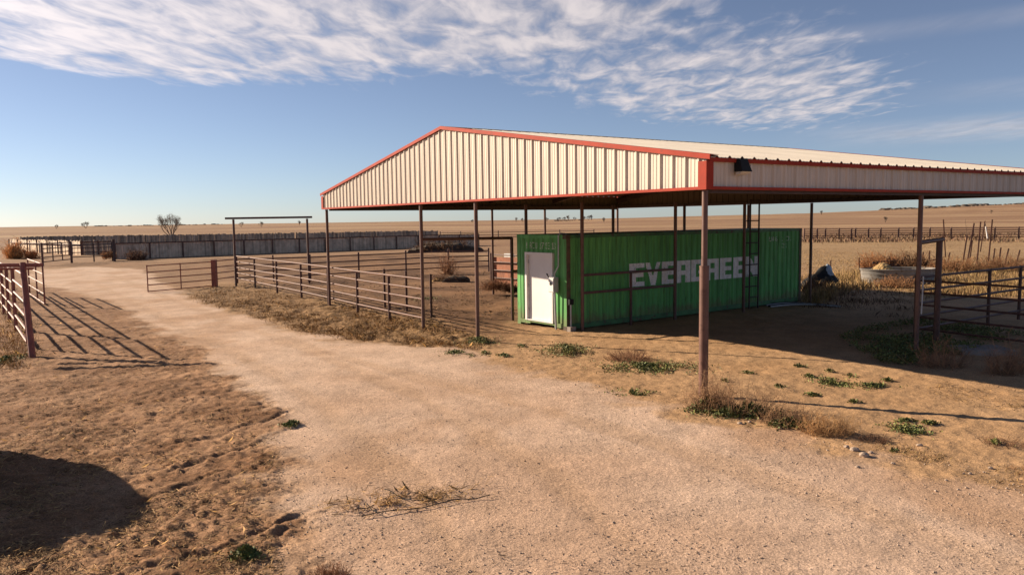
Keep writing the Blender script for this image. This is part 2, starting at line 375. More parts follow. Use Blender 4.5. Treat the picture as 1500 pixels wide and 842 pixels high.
for tr_px in ([(160, 402), (290, 452), (430, 505), (600, 575), (800, 690), (960, 842), (1300, 1300)], [(130, 410), (230, 460), (350, 520), (480, 600), (600, 700), (680, 842), (760, 1300)], [(330, 470), (520, 530), (760, 590), (1000, 660), (1300, 760), (1500, 840), (1900, 1000)]):
    dd_, ss_ = polydist(tr_px); dd_ = dd_ + (fbm(GX * .5, GY * .5, 2, 33) - .5) * .35
    wheel = np.maximum(wheel, sst(dd_, .34, .08) * (.35 + .65 * fbm(GX * .6, GY * .6, 3, 34)))
for tr_px in ([(540, 640), (640, 720), (720, 790), (770, 860), (900, 1100)], [(600, 520), (760, 640), (900, 760), (1000, 860)]):
    dd_, ss_ = polydist(tr_px); tread = tread + sst(dd_, .17, .12) * np.sin(ss_ / .085 * 6.283 + dd_ * 30) * sst(fbm(GX * .9, GY * .9, 3, 35), .40, .58)
road = mixc(road, C3(.39, .25, .155), wheel * .55)
tint = mixc(tint, road, mr); GZ = GZ + mr * (sst(RR, 14, 7) * tread * .006 - dsc * wheel * .012)
verge = mixc(C3(.185, .105, .052), C3(.29, .178, .086), n_clod)
tint = mixc(tint, verge, mv * .85)
gravel = mr * .9 + (1 - mr) * .35
nr, nt = GX.shape
V = np.stack([GX, GY, GZ], -1).reshape(-1, 3)
i0 = (np.arange(1, nr - 1)[:, None] * nt + np.arange(nt)[None, :]); i1 = (np.arange(1, nr - 1)[:, None] * nt + (np.arange(nt)[None, :] + 1) % nt)
F = np.stack([i0, i1, i1 + nt, i0 + nt], -1).reshape(-1, 4)[:, ::-1]
isroad = (mr.reshape(-1)[F].mean(1) > .5)

gm = bpy.data.materials.new('dry_earth'); gm.use_nodes = True; t = NT(gm.node_tree); b = t.n['Principled BSDF']
b.inputs['Roughness'].default_value = .95; b.inputs['Specular IOR Level'].default_value = .15
co = t.new('ShaderNodeTexCoord').outputs['Object']
a = t.new('ShaderNodeAttribute', attribute_name='tint'); ag = t.new('ShaderNodeAttribute', attribute_name='gravel')
grav = ag.outputs['Fac']
f1 = t.noise(co, 34, 3, .7); f2 = t.noise(co, 7, 5, .65); f3 = t.noise(co, 1.1, 5, .6)
k = t.m('ADD', t.m('MULTIPLY', t.ss(f1, .25, .75), .55), t.m('ADD', t.m('MULTIPLY', t.ss(f2, .25, .75), .18), t.m('MULTIPLY', t.ss(f3, .3, .7), .26)))
k = t.m('ADD', k, .51); k = t.m('MULTIPLY', k, t.ss(t.noise(co, 55, 2, .6), .25, .75, .70, 1.30))
c = t.mix(1., a.outputs['Color'], t.xyz(k, k, k), 'MULTIPLY')
vo = t.new('ShaderNodeTexVoronoi'); t.link(co, vo.inputs['Vector']); vo.inputs['Scale'].default_value = 38
peb = t.m('MULTIPLY', t.ss(vo.outputs['Distance'], .12, .32, 1., 0.), t.m('MULTIPLY', grav, t.ss(t.noise(co, 3., 4, .6), .40, .65)))
vcol = t.new('ShaderNodeSeparateColor'); t.link(vo.outputs['Color'], vcol.inputs[0])
pk = t.mix(vcol.outputs[0], (.26, .17, .12), (.58, .46, .38))
c = t.mix(t.m('MULTIPLY', peb, .75), c, pk)
t.link(c, b.inputs['Base Color'])
bn = t.new('ShaderNodeBump'); bn.inputs['Strength'].default_value = .7; bn.inputs['Distance'].default_value = .022
hh = t.m('ADD', t.m('MULTIPLY', t.noise(co, 16, 5, .7), 1.), t.m('MULTIPLY', peb, .5))
t.link(hh, bn.inputs['Height']); t.link(bn.outputs[0], b.inputs['Normal'])
def sheet(name, faces, cap=False):
    used, inv = np.unique(faces, return_inverse=True); Fv = inv.reshape(faces.shape)
    o = np_mesh(name, V[used], Fv, gm, tint.reshape(-1, 3)[used], smooth=True)
    g_ = o.data.attributes.new('gravel', 'FLOAT', 'POINT'); g_.data.foreach_set('value', gravel.reshape(-1)[used].astype(np.float32))
    tag(o, kind='structure'); return o
# the patch right under the camera closes the sheet
ctr = nt                                                             # first ring index
sheet('ground', F[~isroad]); sheet('road', F[isroad])
cap = MB(); ringp = [V[nt + i] for i in range(nt)]
cap.poly([tuple(p) for p in reversed(ringp)])
co_ = cap.build('ground_patch', gm); tag(co_, kind='structure')
ca_ = co_.data.color_attributes.new('tint', 'FLOAT_COLOR', 'POINT')
for d_ in ca_.data: d_.color = (.42, .29, .21, 1)
def gz(x, y):                                                        # height of the built sheet (nearest vertex), for things that lie on it
    x = np.asarray(x, float); y = np.asarray(y, float)
    ti = np.searchsorted(th, np.arctan2(x, y)) % nt; ri = np.clip(np.searchsorted(rr, np.hypot(x, y)), 1, nr - 1)
    return np.maximum(GZ[ri, ti], GZ[ri - 1, ti - 1])

# ---------------------------------------------------------------- open pole shed
SB = Vector((3.576, 14.2858, 0)); ST = .5821
SU = Vector((math.cos(ST), math.sin(ST), 0)); SV = Vector((-SU.y, SU.x, 0)); Z = Vector((0, 0, 1))
SW, SD = 20.1167, 15.4592
ZE, ZT, ZR = 3.877, 4.385, 5.94                                       # bottom of cladding, top of side cladding, gable peak of the cladding
def sw_(u, v, z=0): return SB + SU * u + SV * v + Z * z
shed = thing('pole_shed', sw_(SD / 2, SW / 2), 'large open-sided metal pole shed with cream ribbed gable and red trim over the green container', 'shed')
def rib_profile(n, p, h):
    pr = [(0, 0)]
    for i in range(n):
        c0 = (i + .5) * p
        pr += [(c0 - .135, 0), (c0 - .128, .007), (c0 - .112, .007), (c0 - .105, 0), (c0 - .052, 0), (c0 - .017, h), (c0 + .017, h), (c0 + .052, 0),
               (c0 + .105, 0), (c0 + .112, .007), (c0 + .128, .007), (c0 + .135, 0)]
    return pr + [(n * p, 0)]
pitch = SW / 60
def roof_z(v): return ZT + (ZR - ZT) * (1 - abs(v - SW / 2) / (SW / 2))
def gable(u, sgn):
    for i in range(20):
        mb = MB(); pr = [(i * 3 * pitch + t_, o_) for t_, o_ in rib_profile(3, pitch, .036)]
        if i in (9, 10):
            pr = sorted(pr + ([(SW / 2, 0)] if False else []))
        for (v0, o0), (v1, o1) in zip(pr, pr[1:]):
            mb.poly([sw_(u + sgn * o0, v0, ZE + .03), sw_(u + sgn * o1, v1, ZE + .03), sw_(u + sgn * o1, v1, roof_z(v1) + .05), sw_(u + sgn * o0, v0, roof_z(v0) + .05)][::(1 if sgn > 0 else -1)])
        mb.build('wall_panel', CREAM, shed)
gable(.0, -1); gable(SD, 1)
pu = SD / 45
def side(v, sgn):
    for i in range(15):
        mb = MB(); pr = [(i * 3 * pu + t_, o_) for t_, o_ in rib_profile(3, pu, .036)]
        for (u0, o0), (u1, o1) in zip(pr, pr[1:]):
            mb.poly([sw_(u0, v + sgn * o0, ZE + .03), sw_(u1, v + sgn * o1, ZE + .03), sw_(u1, v + sgn * o1, ZT + .03), sw_(u0, v + sgn * o0, ZT + .03)][::(1 if sgn < 0 else -1)])
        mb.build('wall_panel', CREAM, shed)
side(0, -1); side(SW, 1)
# roof sheets: ribs run down each slope, ends showing at the eaves
SL = (ZR - ZT) / (SW / 2); OV = .10; RZ = .092
for half in (0, 1):
    for i in range(15):
        mb = MB(); pr = [(i * 3 * pu + t_, o_) for t_, o_ in rib_profile(3, pu, .036)]
        va, vb = (-OV, SW / 2) if half == 0 else (SW + OV, SW / 2)
        za, zb = ZT - OV * SL + RZ, ZR + RZ
        for (u0, o0), (u1, o1) in zip(pr, pr[1:]):
            q = [sw_(u0, va, za + o0), sw_(u1, va, za + o1), sw_(u1, vb, zb + o1), sw_(u0, vb, zb + o0)]
            mb.poly(q if half == 0 else q[::-1])
            mb.poly([q[0] - Z * .012, q[1] - Z * .012, q[1], q[0]])
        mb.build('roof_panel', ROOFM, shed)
mb = MB()
for s_ in (-1, 1):
    mb.poly([sw_(-.05, SW / 2, ZR + RZ + .055), sw_(SD + .05, SW / 2, ZR + RZ + .055), sw_(SD + .05, SW / 2 + s_ * .22, ZR + RZ + .052 - .22 * SL), sw_(-.05, SW / 2 + s_ * .22, ZR + RZ + .052 - .22 * SL)][::s_])
mb.build('ridge_cap', ROOFM, shed)
# red trims
def rake(u, sgn):
    for s_ in (-1, 1):
        vE = SW / 2 + s_ * (SW / 2 + OV + .05); zE = ZT - (OV + .05) * SL; vP = SW / 2
        def pt(v, z, du): return sw_(u + sgn * du, v, z)
        lo, hi = .05, .142
        mb = MB()
        mb.hexa([pt(vE, zE + lo, .045), pt(vP, ZR + lo, .045), pt(vP, ZR + lo, .075), pt(vE, zE + lo, .075),
                 pt(vE, zE + hi, .045), pt(vP, ZR + hi, .045), pt(vP, ZR + hi, .075), pt(vE, zE + hi, .075)])
        mb.hexa([pt(vE, zE + hi - .006, -.17), pt(vP, ZR + hi - .006, -.17), pt(vP, ZR + hi - .006, .0449), pt(vE, zE + hi - .006, .0449),
                 pt(vE, zE + hi, -.17), pt(vP, ZR + hi, -.17), pt(vP, ZR + hi, .0449), pt(vE, zE + hi, .0449)])
        mb.build('rake_trim', RED, shed)
rake(0, -1); rake(SD, 1)
def bar_uv(name, u0, v0, u1, v1, z0, z1, th_, m):
    a, b_ = sw_(u0, v0), sw_(u1, v1); mb = MB(); mb.beam(a + Z * (z0 + z1) / 2, b_ + Z * (z0 + z1) / 2, th_, z1 - z0); return mb.build(name, m, shed)
for v_, s_ in ((0, -1), (SW, 1)):
    bar_uv('eave_trim', .02, v_ + s_ * .056, SD - .02, v_ + s_ * .056, ZT - .005, ZT + .075, .034, RED)
    bar_uv('bottom_trim', .06, v_ + s_ * .026, SD - .06, v_ + s_ * .026, ZE, ZE + .055, .075, RED)
for u_, s_ in ((0, -1), (SD, 1)):
    bar_uv('bottom_trim', u_ + s_ * .026, .06, u_ + s_ * .026, SW - .06, ZE, ZE + .055, .075, RED)
for u_ in (0, SD):
    for v_ in (0, SW):
        su = -1 if u_ == 0 else 1; sv = -1 if v_ == 0 else 1
        mb = MB()
        mb.box(sw_(u_ + su * .066, v_ + sv * .066, ZE - .003), SU * (-su * .19), SV * (-sv * .012), Z * (ZT - ZE + .01))
        mb.box(sw_(u_ + su * .066, v_ + sv * .052, ZE - .003), SU * (-su * .012), SV * (-sv * .19), Z * (ZT - ZE + .01))
        mb.build('corner_trim', RED, shed)
# frame under the roof
UR = (.12, 3.75, 7.73, 11.3, SD - .12)
for u_ in UR:
    for s_ in (-1, 1):
        mb = MB(); mb.beam(sw_(u_, SW / 2 + s_ * (SW / 2 - .12), ZT - .18), sw_(u_, SW / 2, ZR - .12), .09, .20); mb.build('rafter', DARKSTEEL, shed)
for k_ in range(1, 14):
    v_ = k_ * SW / 14
    mb = MB(); mb.beam(sw_(.06, v_, roof_z(v_) + .05), sw_(SD - .06, v_, roof_z(v_) + .05), .05, .11); mb.build('purlin', DARKSTEEL, shed)
for v_ in (.12, SW - .12): bar_uv('eave_beam', .2, v_, SD - .2, v_, ZE - .06, ZE + .12, .11, DARKSTEEL)
for u_ in (.12, SD - .12): bar_uv('end_beam', u_, .2, u_, SW - .2, ZE + .01, ZE + .12, .08, DARKSTEEL)
# posts
pm = MB().tube((0, 0, -.35), (0, 0, ZE - .01), .055, n=12).build('post', POSTM, shed, True, origin=(0, 0, 0)); first = [pm]
def shed_post(u, v, ztop=None):
    p = sw_(u, v)
    loc = Vector((p.x, p.y, 0)) - ORG[shed.name]
    if first: o = first.pop(); o.location = loc
    else: o = place(pm, 'post', shed, loc)
    return o
near_post = shed_post(.04, .06)
sl_ = MB().tube(sw_(.04, .06, -.3), sw_(.04, .06, 2.45), .088, n=14).tube(sw_(.04, .06, 2.4501), sw_(.04, .06, 2.475), .092, n=14).build('sleeve', POSTM, None, True)
sl_.parent = near_post; sl_.location = -(sw_(.04, .06))
for u_, v_ in ((.06, 8.35), (.06, 11.67), (.08, SW - .12), (3.72, 8.30), (7.73, 8.42), (11.05, 8.36), (SD - .12, 8.72), (4.0, 11.67), (7.85, 11.67), (11.5, 11.67), (SD - .12, 11.75),
               (7.85, SW - .12), (10.8, SW - .12), (SD - .12, SW - .12), (7.45, .12), (SD - .12, .12)):
    shed_post(u_, v_)
# wall light on the side fascia
wl = thing('wall_light', sw_(.85, -.04, 4.2), 'black hooded floodlight on the shed fascia right of the near corner', 'floodlight')
c0 = sw_(.85, -.040, 4.21)
mb = MB(); hw = SU * .14
mb.hexa([c0 - hw - SV * .0, c0 + hw - SV * .0, c0 + hw - SV * .19, c0 - hw - SV * .19, c0 - hw * .85 + Z * .25, c0 + hw * .85 + Z * .25, c0 + hw * .72 - SV * .11 + Z * .24, c0 - hw * .72 - SV * .11 + Z * .24])
mb.build('housing', BLACKM, wl)
MB().hexa([c0 - hw * .85 - SV * .02 - Z * .06, c0 + hw * .85 - SV * .02 - Z * .06, c0 + hw * .85 - SV * .14 - Z * .03, c0 - hw * .85 - SV * .14 - Z * .03,
           c0 - hw * .85 - SV * .02 - Z * .001, c0 + hw * .85 - SV * .02 - Z * .001, c0 + hw * .85 - SV * .17 - Z * .001, c0 - hw * .85 - SV * .17 - Z * .001]).build('lens', LENS, wl)
MB().box(c0 - SU * .09 + Z * .05, SU * .18, SV * .045, Z * .18).build('bracket', BLACKM, wl)

# ---------------------------------------------------------------- shipping container
KB = Vector((1.6386, 23.1812, 0)); KT = .6408
KU = Vector((math.cos(KT), math.sin(KT), 0)); KV = Vector((-KU.y, KU.x, 0)); KL, KW, KH = 12.19, 2.44, 2.896
def kw(u, v, z=0): return KB + KU * u + KV * v + Z * z
kont = thing('shipping_container', kw(KL / 2, KW / 2), 'long green corrugated shipping container with white lettering and a white door', 'container')
def corr(t_, p, d):                                                  # depth of the pressed corrugation below the face
    x = (t_ / p) % 1
    return -d * min(1, max(0, (x - .26) / .24)) if x < .5 else -d * min(1, max(0, (1 - (x - .5) / .24 if x < .74 else 0))) if x < .76 else 0.
def corr_pts(a, b_, p):
    ts = {a, b_}; i = math.floor(a / p)
    while i * p < b_:
        for q in (.26, .5, .501, .74, 1.): 
            t_ = (i + q) * p
            if a < t_ < b_: ts.add(t_)
        i += 1
    return sorted(ts)
CP, CD = .277, .038
def side_panel(v, sgn, sheets=10):
    a, b_ = .17, KL - .17
    for i in range(sheets):
        s0, s1 = a + (b_ - a) * i / sheets, a + (b_ - a) * (i + 1) / sheets
        mb = MB(); ts = corr_pts(s0, s1, CP)
        for t0, t1 in zip(ts, ts[1:]):
            d0, d1 = -.012 + corr(t0, CP, CD), -.012 + corr(t1 - 1e-6, CP, CD)
            q = [kw(t0, v + sgn * d0, .2), kw(t1, v + sgn * d1, .2), kw(t1, v + sgn * d1, KH - .09), kw(t0, v + sgn * d0, KH - .09)]
            mb.poly(q if sgn < 0 else q[::-1])
        mb.build('side_panel', GREEN, kont)
side_panel(0, -1); side_panel(KW, 1)
EP = .245
DV0, DV1, DZ0, DZ1 = .62, 2.00, .17, 2.34                            # door opening on the front end
def end_panel(u, sgn, door):
    spans = [(.17, DV0, .2, KH - .1), (DV1, KW - .17, .2, KH - .1), (DV0, DV1, DZ1, KH - .1)] if door else [(.17, KW - .17, .2, KH - .1)]
    for s0, s1, z0, z1 in spans:
        mb = MB(); ts = corr_pts(s0, s1, EP)
        for t0, t1 in zip(ts, ts[1:]):
            d0, d1 = -.012 + corr(t0, EP, .045), -.012 + corr(t1 - 1e-6, EP, .045)
            q = [kw(u + sgn * d0, t0, z0), kw(u + sgn * d1, t1, z0), kw(u + sgn * d1, t1, z1), kw(u + sgn * d0, t0, z1)]
            mb.poly(q if sgn > 0 else q[::-1])
        mb.build('end_panel', GREEN, kont)
end_panel(0, -1, True); end_panel(KL, 1, False)
MB().box(kw(.05, .05, KH - .03), KU * (KL - .1), KV * (KW - .1), Z * .02).build('roof_sheet', GREEND, kont)
for v_ in (0, KW - .10):
    MB().box(kw(.16, v_, KH - .1), KU * (KL - .32), KV * .10, Z * .098).build('top_rail', GREEND, kont)
    MB().box(kw(.16, v_, .045), KU * (KL - .32), KV * .10, Z * .16).build('bottom_rail', GREEND, kont)
for u_ in (0, KL - .10):
    MB().box(kw(u_, .16, KH - .12), KU * .10, KV * (KW - .32), Z * .118).build('end_rail', GREEN, kont)
MB().box(kw(0, .16, .06), KU * .1, KV * .42, Z * .13).box(kw(0, .581, .11), KU * .1, KV * 1.2, Z * .08).box(kw(0, 1.7811, .06), KU * .1, KV * .5, Z * .13).build('end_sill', GREEN, kont)
MB().box(kw(KL - .1, .16, .06), KU * .1, KV * (KW - .32), Z * .14).build('end_sill', GREEN, kont)
for u_ in (0, KL - .16):
    for v_ in (0, KW - .16):
        near_c = (u_ == 0 and v_ == 0)
        mb = MB(); mb.box(kw(u_, v_, .13), KU * .16, KV * .16, Z * (KH - .26))
        if v_ == 0: mb.mi = [1 if i == 2 else 0 for i in range(6)]
        mb.build('corner_post', [GREEN, RUSTG], kont)
        for z_ in (0, KH - .128):
            MB().box(kw(u_ - .004, v_ - .004, z_), KU * .168, KV * .168, Z * .128).build('corner_casting', RUSTG if v_ == 0 else GREEN, kont)
# door
fr = MB()
fr.box(kw(-.035, DV0, DZ0), KU * .13, KV * .09, Z * (DZ1 - DZ0)).box(kw(-.035, DV1 - .09, DZ0), KU * .13, KV * .09, Z * (DZ1 - DZ0)).box(kw(-.035, DV0 + .0901, DZ1 - .09), KU * .13, KV * (DV1 - DV0 - .1802), Z * .09)
fr.box(kw(-.03, DV0 + .0901, DZ0), KU * .12, KV * (DV1 - DV0 - .1802), Z * .035)
fr.build('door_frame', DOORM, kont)
dr = MB().box(kw(.055, DV0 + .095, DZ0 + .04), KU * .04, KV * (DV1 - DV0 - .19), Z * (DZ1 - DZ0 - .135)).build('door', DOORM, kont)
MB().tube(kw(.02, DV0 + .16, 1.14), kw(.056, DV0 + .16, 1.14), .022).tube(kw(.02, DV0 + .15, 1.14), kw(.02, DV0 + .27, 1.14), .011).build('handle', GREYM, dr)
for z_ in (.45, 1.2, 1.98):
    MB().tube(kw(.045, DV1 - .10, z_), kw(.045, DV1 - .10, z_ + .11), .016).build('hinge', GREYM, dr)
# electrical boxes and conduit
bx_ = MB().box(kw(-.22, .33, 1.16), KU * .18, KV * .26, Z * .46).build('electrical_box', GREYM, kont)
MB().box(kw(-.235, .35, 1.19), KU * .0149, KV * .22, Z * .40).build('box_cover', WHITEP, bx_)
MB().tube(kw(-.245, .46, 1.42), kw(-.235, .46, 1.42), .05, n=12).build('box_dial', BLACKM, bx_)
MB().tube(kw(-.22, .585, 1.62), kw(-.22, .66, 1.72), .02).build('box_bracket', BLACKM, bx_)
cd = [kw(.25, .30, KH + .03), kw(.02, .30, KH + .05), kw(-.05, .30, KH - .02), kw(-.06, .30, 1.95), kw(-.12, .40, 1.75), kw(-.12, .42, 1.63)]
MB().path(cd, .021, 8).build('conduit', GREYM, kont, True)
MB().path([kw(-.13, .40, 1.158), kw(-.10, .38, .02)], .032, 8).build('conduit', GREYM, kont, True)
MB().box(kw(.02, -.12, .80), KU * .16, KV * .10, Z * .17).build('switch_box', BLACKM, kont)
MB().tube(kw(.10, -.07, .12), kw(.10, -.07, .80), .024).build('conduit', GREYM, kont, True)
MB().box(kw(.0, -.17, -.02), KU * .22, KV * .165, Z * .16).build('conduit_base', CONC, kont)
# lettering laid on the corrugation
def letters(cells, name, m, sc_s, z0, hgt, s0, face='side', eps=.006):
    """cells: list of (x0,x1,y0,y1) in letter units"""
    mb = MB()
    for x0, x1, y0, y1 in cells:
        a, b_ = s0 + x0 * sc_s, s0 + x1 * sc_s
        p_, d_ = (CP, CD) if face == 'side' else (EP, .045)
        oa, ob = .012 - corr(a % 1e9, p_, d_) - eps, .012 - corr((b_ - 1e-6) % 1e9, p_, d_) - eps
        za, zb = z0 + y0 * hgt, z0 + y1 * hgt
        if face == 'side': mb.poly([kw(a, oa, za), kw(b_, ob, za), kw(b_, ob, zb), kw(a, oa, zb)])
        else: mb.poly([kw(ob, KW - b_, za), kw(ob, KW - b_, zb), kw(oa, KW - a, zb), kw(oa, KW - a, za)])
    return mb.build(name, m, kont)
def LE(x, y): return x < .42 or y > .80 or y < .20 or (.40 < y < .61 and x < .93)
def LV(x, y):
    c = abs(x - .5); o = .5 * (.30 + .70 * y); i = .5 * (-.34 + .82 * y)
    return c < o and c > i
def LR(x, y): return x < .34 or (x > .66 and not (x > .80 and .42 < y < .56)) or y > .80 or .36 < y < .56
def LG(x, y): return x < .36 or y > .80 or y < .20 or (x > .64 and (y < .52 or y > .72)) or (.36 < y < .52 and x > .5)
def LN(x, y): return x < .30 or x > .70 or abs(x - (.18 + .64 * (1 - y))) < .20
word = [LE, LV, LE, LR, LG, LR, LE, LE, LN]
S0, S1, LZ0, LZ1 = 2.64, 9.43, 1.165, 1.915
lw = (S1 - S0) / 9
cells = []
NX, NY = 30, 20
for li, fn in enumerate(word):
    for i in range(NX):
        run = None
        for j in range(NY + 1):
            ins = j < NY and fn((i + .5) / NX, (j + .5) / NY)
            if ins and run is None: run = j
            if not ins and run is not None:
                x0 = li + .04 + .91 * i / NX; x1 = li + .04 + .91 * (i + 1) / NX
                cells.append((x0, x1, run / NY, j / NY)); run = None
letters(cells, 'painted_name', LETTER, lw, LZ0, LZ1 - LZ0, S0)
FONT = {'U': '1001 1001 1001 1001 1001 1001 0110', '6': '0110 1000 1000 1110 1001 1001 0110', '1': '0010 0110 0010 0010 0010 0010 0111', '3': '1110 0001 0001 0110 0001 0001 1110', '7': '1111 0001 0010 0010 0100 0100 0100',
        '0': '0110 1001 1001 1001 1001 1001 0110', 'I': '0110 0110 0110 0110 0110 0110 0110', 'R': '1110 1001 1001 1110 1010 1001 1001', 'C': '0111 1000 1000 1000 1000 1000 0111', '2': '1110 0001 0001 0110 1000 1000 1111'}
def stencil(txt, name, s0, z0, cw, ch, gap, face, groups=None):
    cs = []; x = 0.
    for ch_ in txt:
        if ch_ == ' ': x += gap * 1.6; continue
        rows = FONT[ch_].split()
        for r_, row in enumerate(rows):
            for k_, bit in enumerate(row):
                if bit == '1' and random.random() > .04: cs.append((x + k_ * cw / 4, x + (k_ + 1) * cw / 4, (6 - r_) / 7., (7 - r_) / 7.))
        x += cw + gap * .35
    return letters(cs, name, GHOST, 1., z0, ch, s0, face, .010)
stencil('UU6 1 31', 'faded_number', 10.10, 2.43, .13, .17, .13, 'side'); stencil('21', 'faded_number', 10.90, 2.17, .13, .17, .2, 'side')
stencil('I RC U 17 03 13', 'faded_number', KW - DV1 + .03, 2.455, .085, .20, .055, 'end')

# ladder standing against the post row beside the container
LB = kw(9.22, -.12); ld = thing('ladder', LB, 'dark steel ladder standing upright against the lettered side of the green container', 'ladder')
la_, lb_ = kw(8.72, -.13), kw(9.24, -.13)
for q in (la_, lb_): MB().tube(q - Z * .05, q + Z * 4.0, .032).build('stile', DARKSTEEL, ld, True)
for k_ in range(8): MB().tube(la_ - KU * .22 + Z * (.42 + .40 * k_) if k_ % 2 else la_ + Z * (.42 + .40 * k_), lb_ + Z * (.42 + .40 * k_), .020).build('rung', DARKSTEEL, ld, True)
# two-rail pipe barrier along the container side
rb0, rb1 = sw_(3.72, 8.30), sw_(7.73, 8.42); rbm = rb0.lerp(rb1, .50)
br = thing('pipe_barrier', rbm, 'low two-rail brown pipe barrier between posts along the near half of the green container', 'barrier')
for z_ in (1.14, 1.68): MB().beam(rb0 + Z * z_, rb1 + Z * z_, .05, .075).build('rail', PIPE, br)
MB().tube(rbm - Z * .2, rbm + Z * 1.64, .045).build('post', PIPE, br, True)

# ---------------------------------------------------------------- pipe fences, gates and frames
def unit_post(r, h, m, name='post', n=10):                           # a post mesh at the origin, to be placed
    return MB().tube((0, 0, -.3), (0, 0, h), r, n=n).build(name, m, None, True, origin=(0, 0, 0))
def fence(name, label, cat, pts, rails, ph, pr=.038, rr_=.026, m=PIPE, mr_=None, group=None, drop=None, posts=None, n=8):
    """pts: ground points of the line; rails: heights; one rail object per height; posts share one mesh"""
    pts = [g3(p) for p in pts]; mid = (pts[0] + pts[-1]) / 2
    t_ = thing(name, g3(mid), label, cat, group)
    proto = None
    for p in (posts and [g3(q) for q in posts] or pts):
        if proto is None:
            proto = unit_post(pr, ph, m, n=n); proto.parent = t_; o = proto
        else: o = place(proto, 'post', t_, (0, 0, 0))
        o.location = p - ORG[t_.name]
    for h in rails:
        MB().path([p + Z * h for p in pts], rr_, n).build('rail', mr_ or m, t_, True)
    return t_
def along(p, q, n): return [Vector(p).lerp(Vector(q), i / (n - 1)) for i in range(n)]
# fence beside the drive, from the gate corner to the shed
FA0, FA1 = at(348, 415), at(628, 481)
fa_posts = [at(348, 415), at(373, 417), at(404, 422), at(441, 434), at(522, 456), at(569, 468)]
line = lambda px: FA0.lerp(FA1, [k_ / 400 for k_ in range(401) if (lambda q: (RT.dot(q), FW.dot(q - Z * CAM_H * 1)))(FA0.lerp(FA1, k_ / 400))[0] / max(1e-3, FW.dot(FA0.lerp(FA1, k_ / 400) - Z * CAM_H)) * CAM_F + 750 <= px][-1])
fa_pts = [FA0] + [line(x) for x in (373, 405, 441, 480, 523, 570)] + [FA1 - (FA1 - FA0).normalized() * .30]
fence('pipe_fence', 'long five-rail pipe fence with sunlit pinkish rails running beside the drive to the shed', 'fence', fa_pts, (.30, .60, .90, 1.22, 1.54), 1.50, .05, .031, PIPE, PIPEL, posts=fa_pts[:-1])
# inner posts just behind that fence
for px_p, lab in (((401, 412), 'thin steel post inside the corral, farthest of the four behind the drive fence'), ((564, 450), 'steel post inside the corral, third from the shed behind the drive fence'),
                  ((596, 455), 'steel post inside the corral, second from the shed behind the drive fence'), ((632, 464), 'steel post inside the corral right behind the shed post where the fence ends')):
    p = g3(at(*px_p)); MBp = MB().tube(p - Z * .3, p + Z * 1.52, .045, n=8).build('steel_post', PIPE, None, True, origin=p)
    tag(MBp, lab, 'post', 'inner corral posts')
# gate line beyond: swung gate, red gate post, then fence running back to the right
GP = g3(at(315, 420)); tag(MB().box(GP + Vector((-.12, -.12, -.3)), (.24, 0, 0), (0, .24, 0), (0, 0, 1.75)).build('gate_post', REDPIPE, None, origin=GP), 'stout square red gate post at the end of the drive', 'post')
def gate(name, label, a, b, rails, uprights, m, mr_, r=.026, group=None):
    a, b = g3(a), g3(b); t_ = thing(name, (a + b) / 2, label, 'gate', group)
    for h in rails: MB().tube(a + Z * h, b + Z * h, r).build('rail', mr_, t_, True)
    for f in uprights:
        p = a.lerp(b, f); MB().tube(p + Z * (rails[0] - .03), p + Z * (rails[-1] + .04), r * 1.12).build('upright', m, t_, True)
    return t_
gate('pipe_gate', 'brown five-bar pipe gate standing open across the far end of the drive', at(217, 428), at(311, 420), (.06, .38, .70, 1.02, 1.34), (0, .5, 1), REDPIPE, REDPIPE)
gp_ = [at(317, 420), at(346, 416)]
fence('pipe_fence', 'short four-rail pipe fence between the red gate post and the tall overhead frame', 'fence', gp_, (.42, .74, 1.06, 1.38), 1.45, .04, .026, REDPIPE, None, posts=gp_[1:])
bk = [at(349, 416)] + [at(x, y) for x, y in ((455, 412), (526, 407), (595, 403), (657, 400), (716, 398))]
fence('pipe_fence', 'long dark four-rail pipe fence along the back of the corral', 'fence', bk, (.36, .70, 1.04, 1.38), 1.55, .055, .036, PIPE, None, posts=bk[1:])
# tall overhead gate frame
h0, h1 = g3(at(346, 419)), g3(at(453, 415)); hm = (h0 + h1) / 2
hf = thing('overhead_frame', hm, 'tall goal-shaped pipe frame with a long crossbar standing behind the drive fence', 'gate frame')
for p in (h0, h1): MB().tube(p - Z * .3, p + Z * 3.58, .062, n=10).build('post', PIPE, hf, True)
dv = (h1 - h0).normalized()
MB().tube(h0 - dv * .42 + Z * 3.64, h1 + dv * .28 + Z * 3.66, .055, n=10).build('crossbar', PIPE, hf, True)
# header frame between the shed post and the container
q0, q1 = sw_(.06, 11.67), at(751, 469)
fm = thing('doorway_frame', g3(q1), 'dark pipe doorway frame with a level header between the shed post and the container', 'gate frame')
MB().tube(g3(q1, -.3), g3(q1, 2.79), .055, n=10).build('post', PIPE, fm, True)
MB().tube(Vector((q0.x, q0.y, 2.80)), g3(q1, 2.77), .05, n=8).build('header', PIPE, fm, True)
MB().tube(g3(q1, 1.66), g3(q1, 1.66) + KU * .35 + KV * .02, .04).build('latch_arm', PIPE, fm, True)
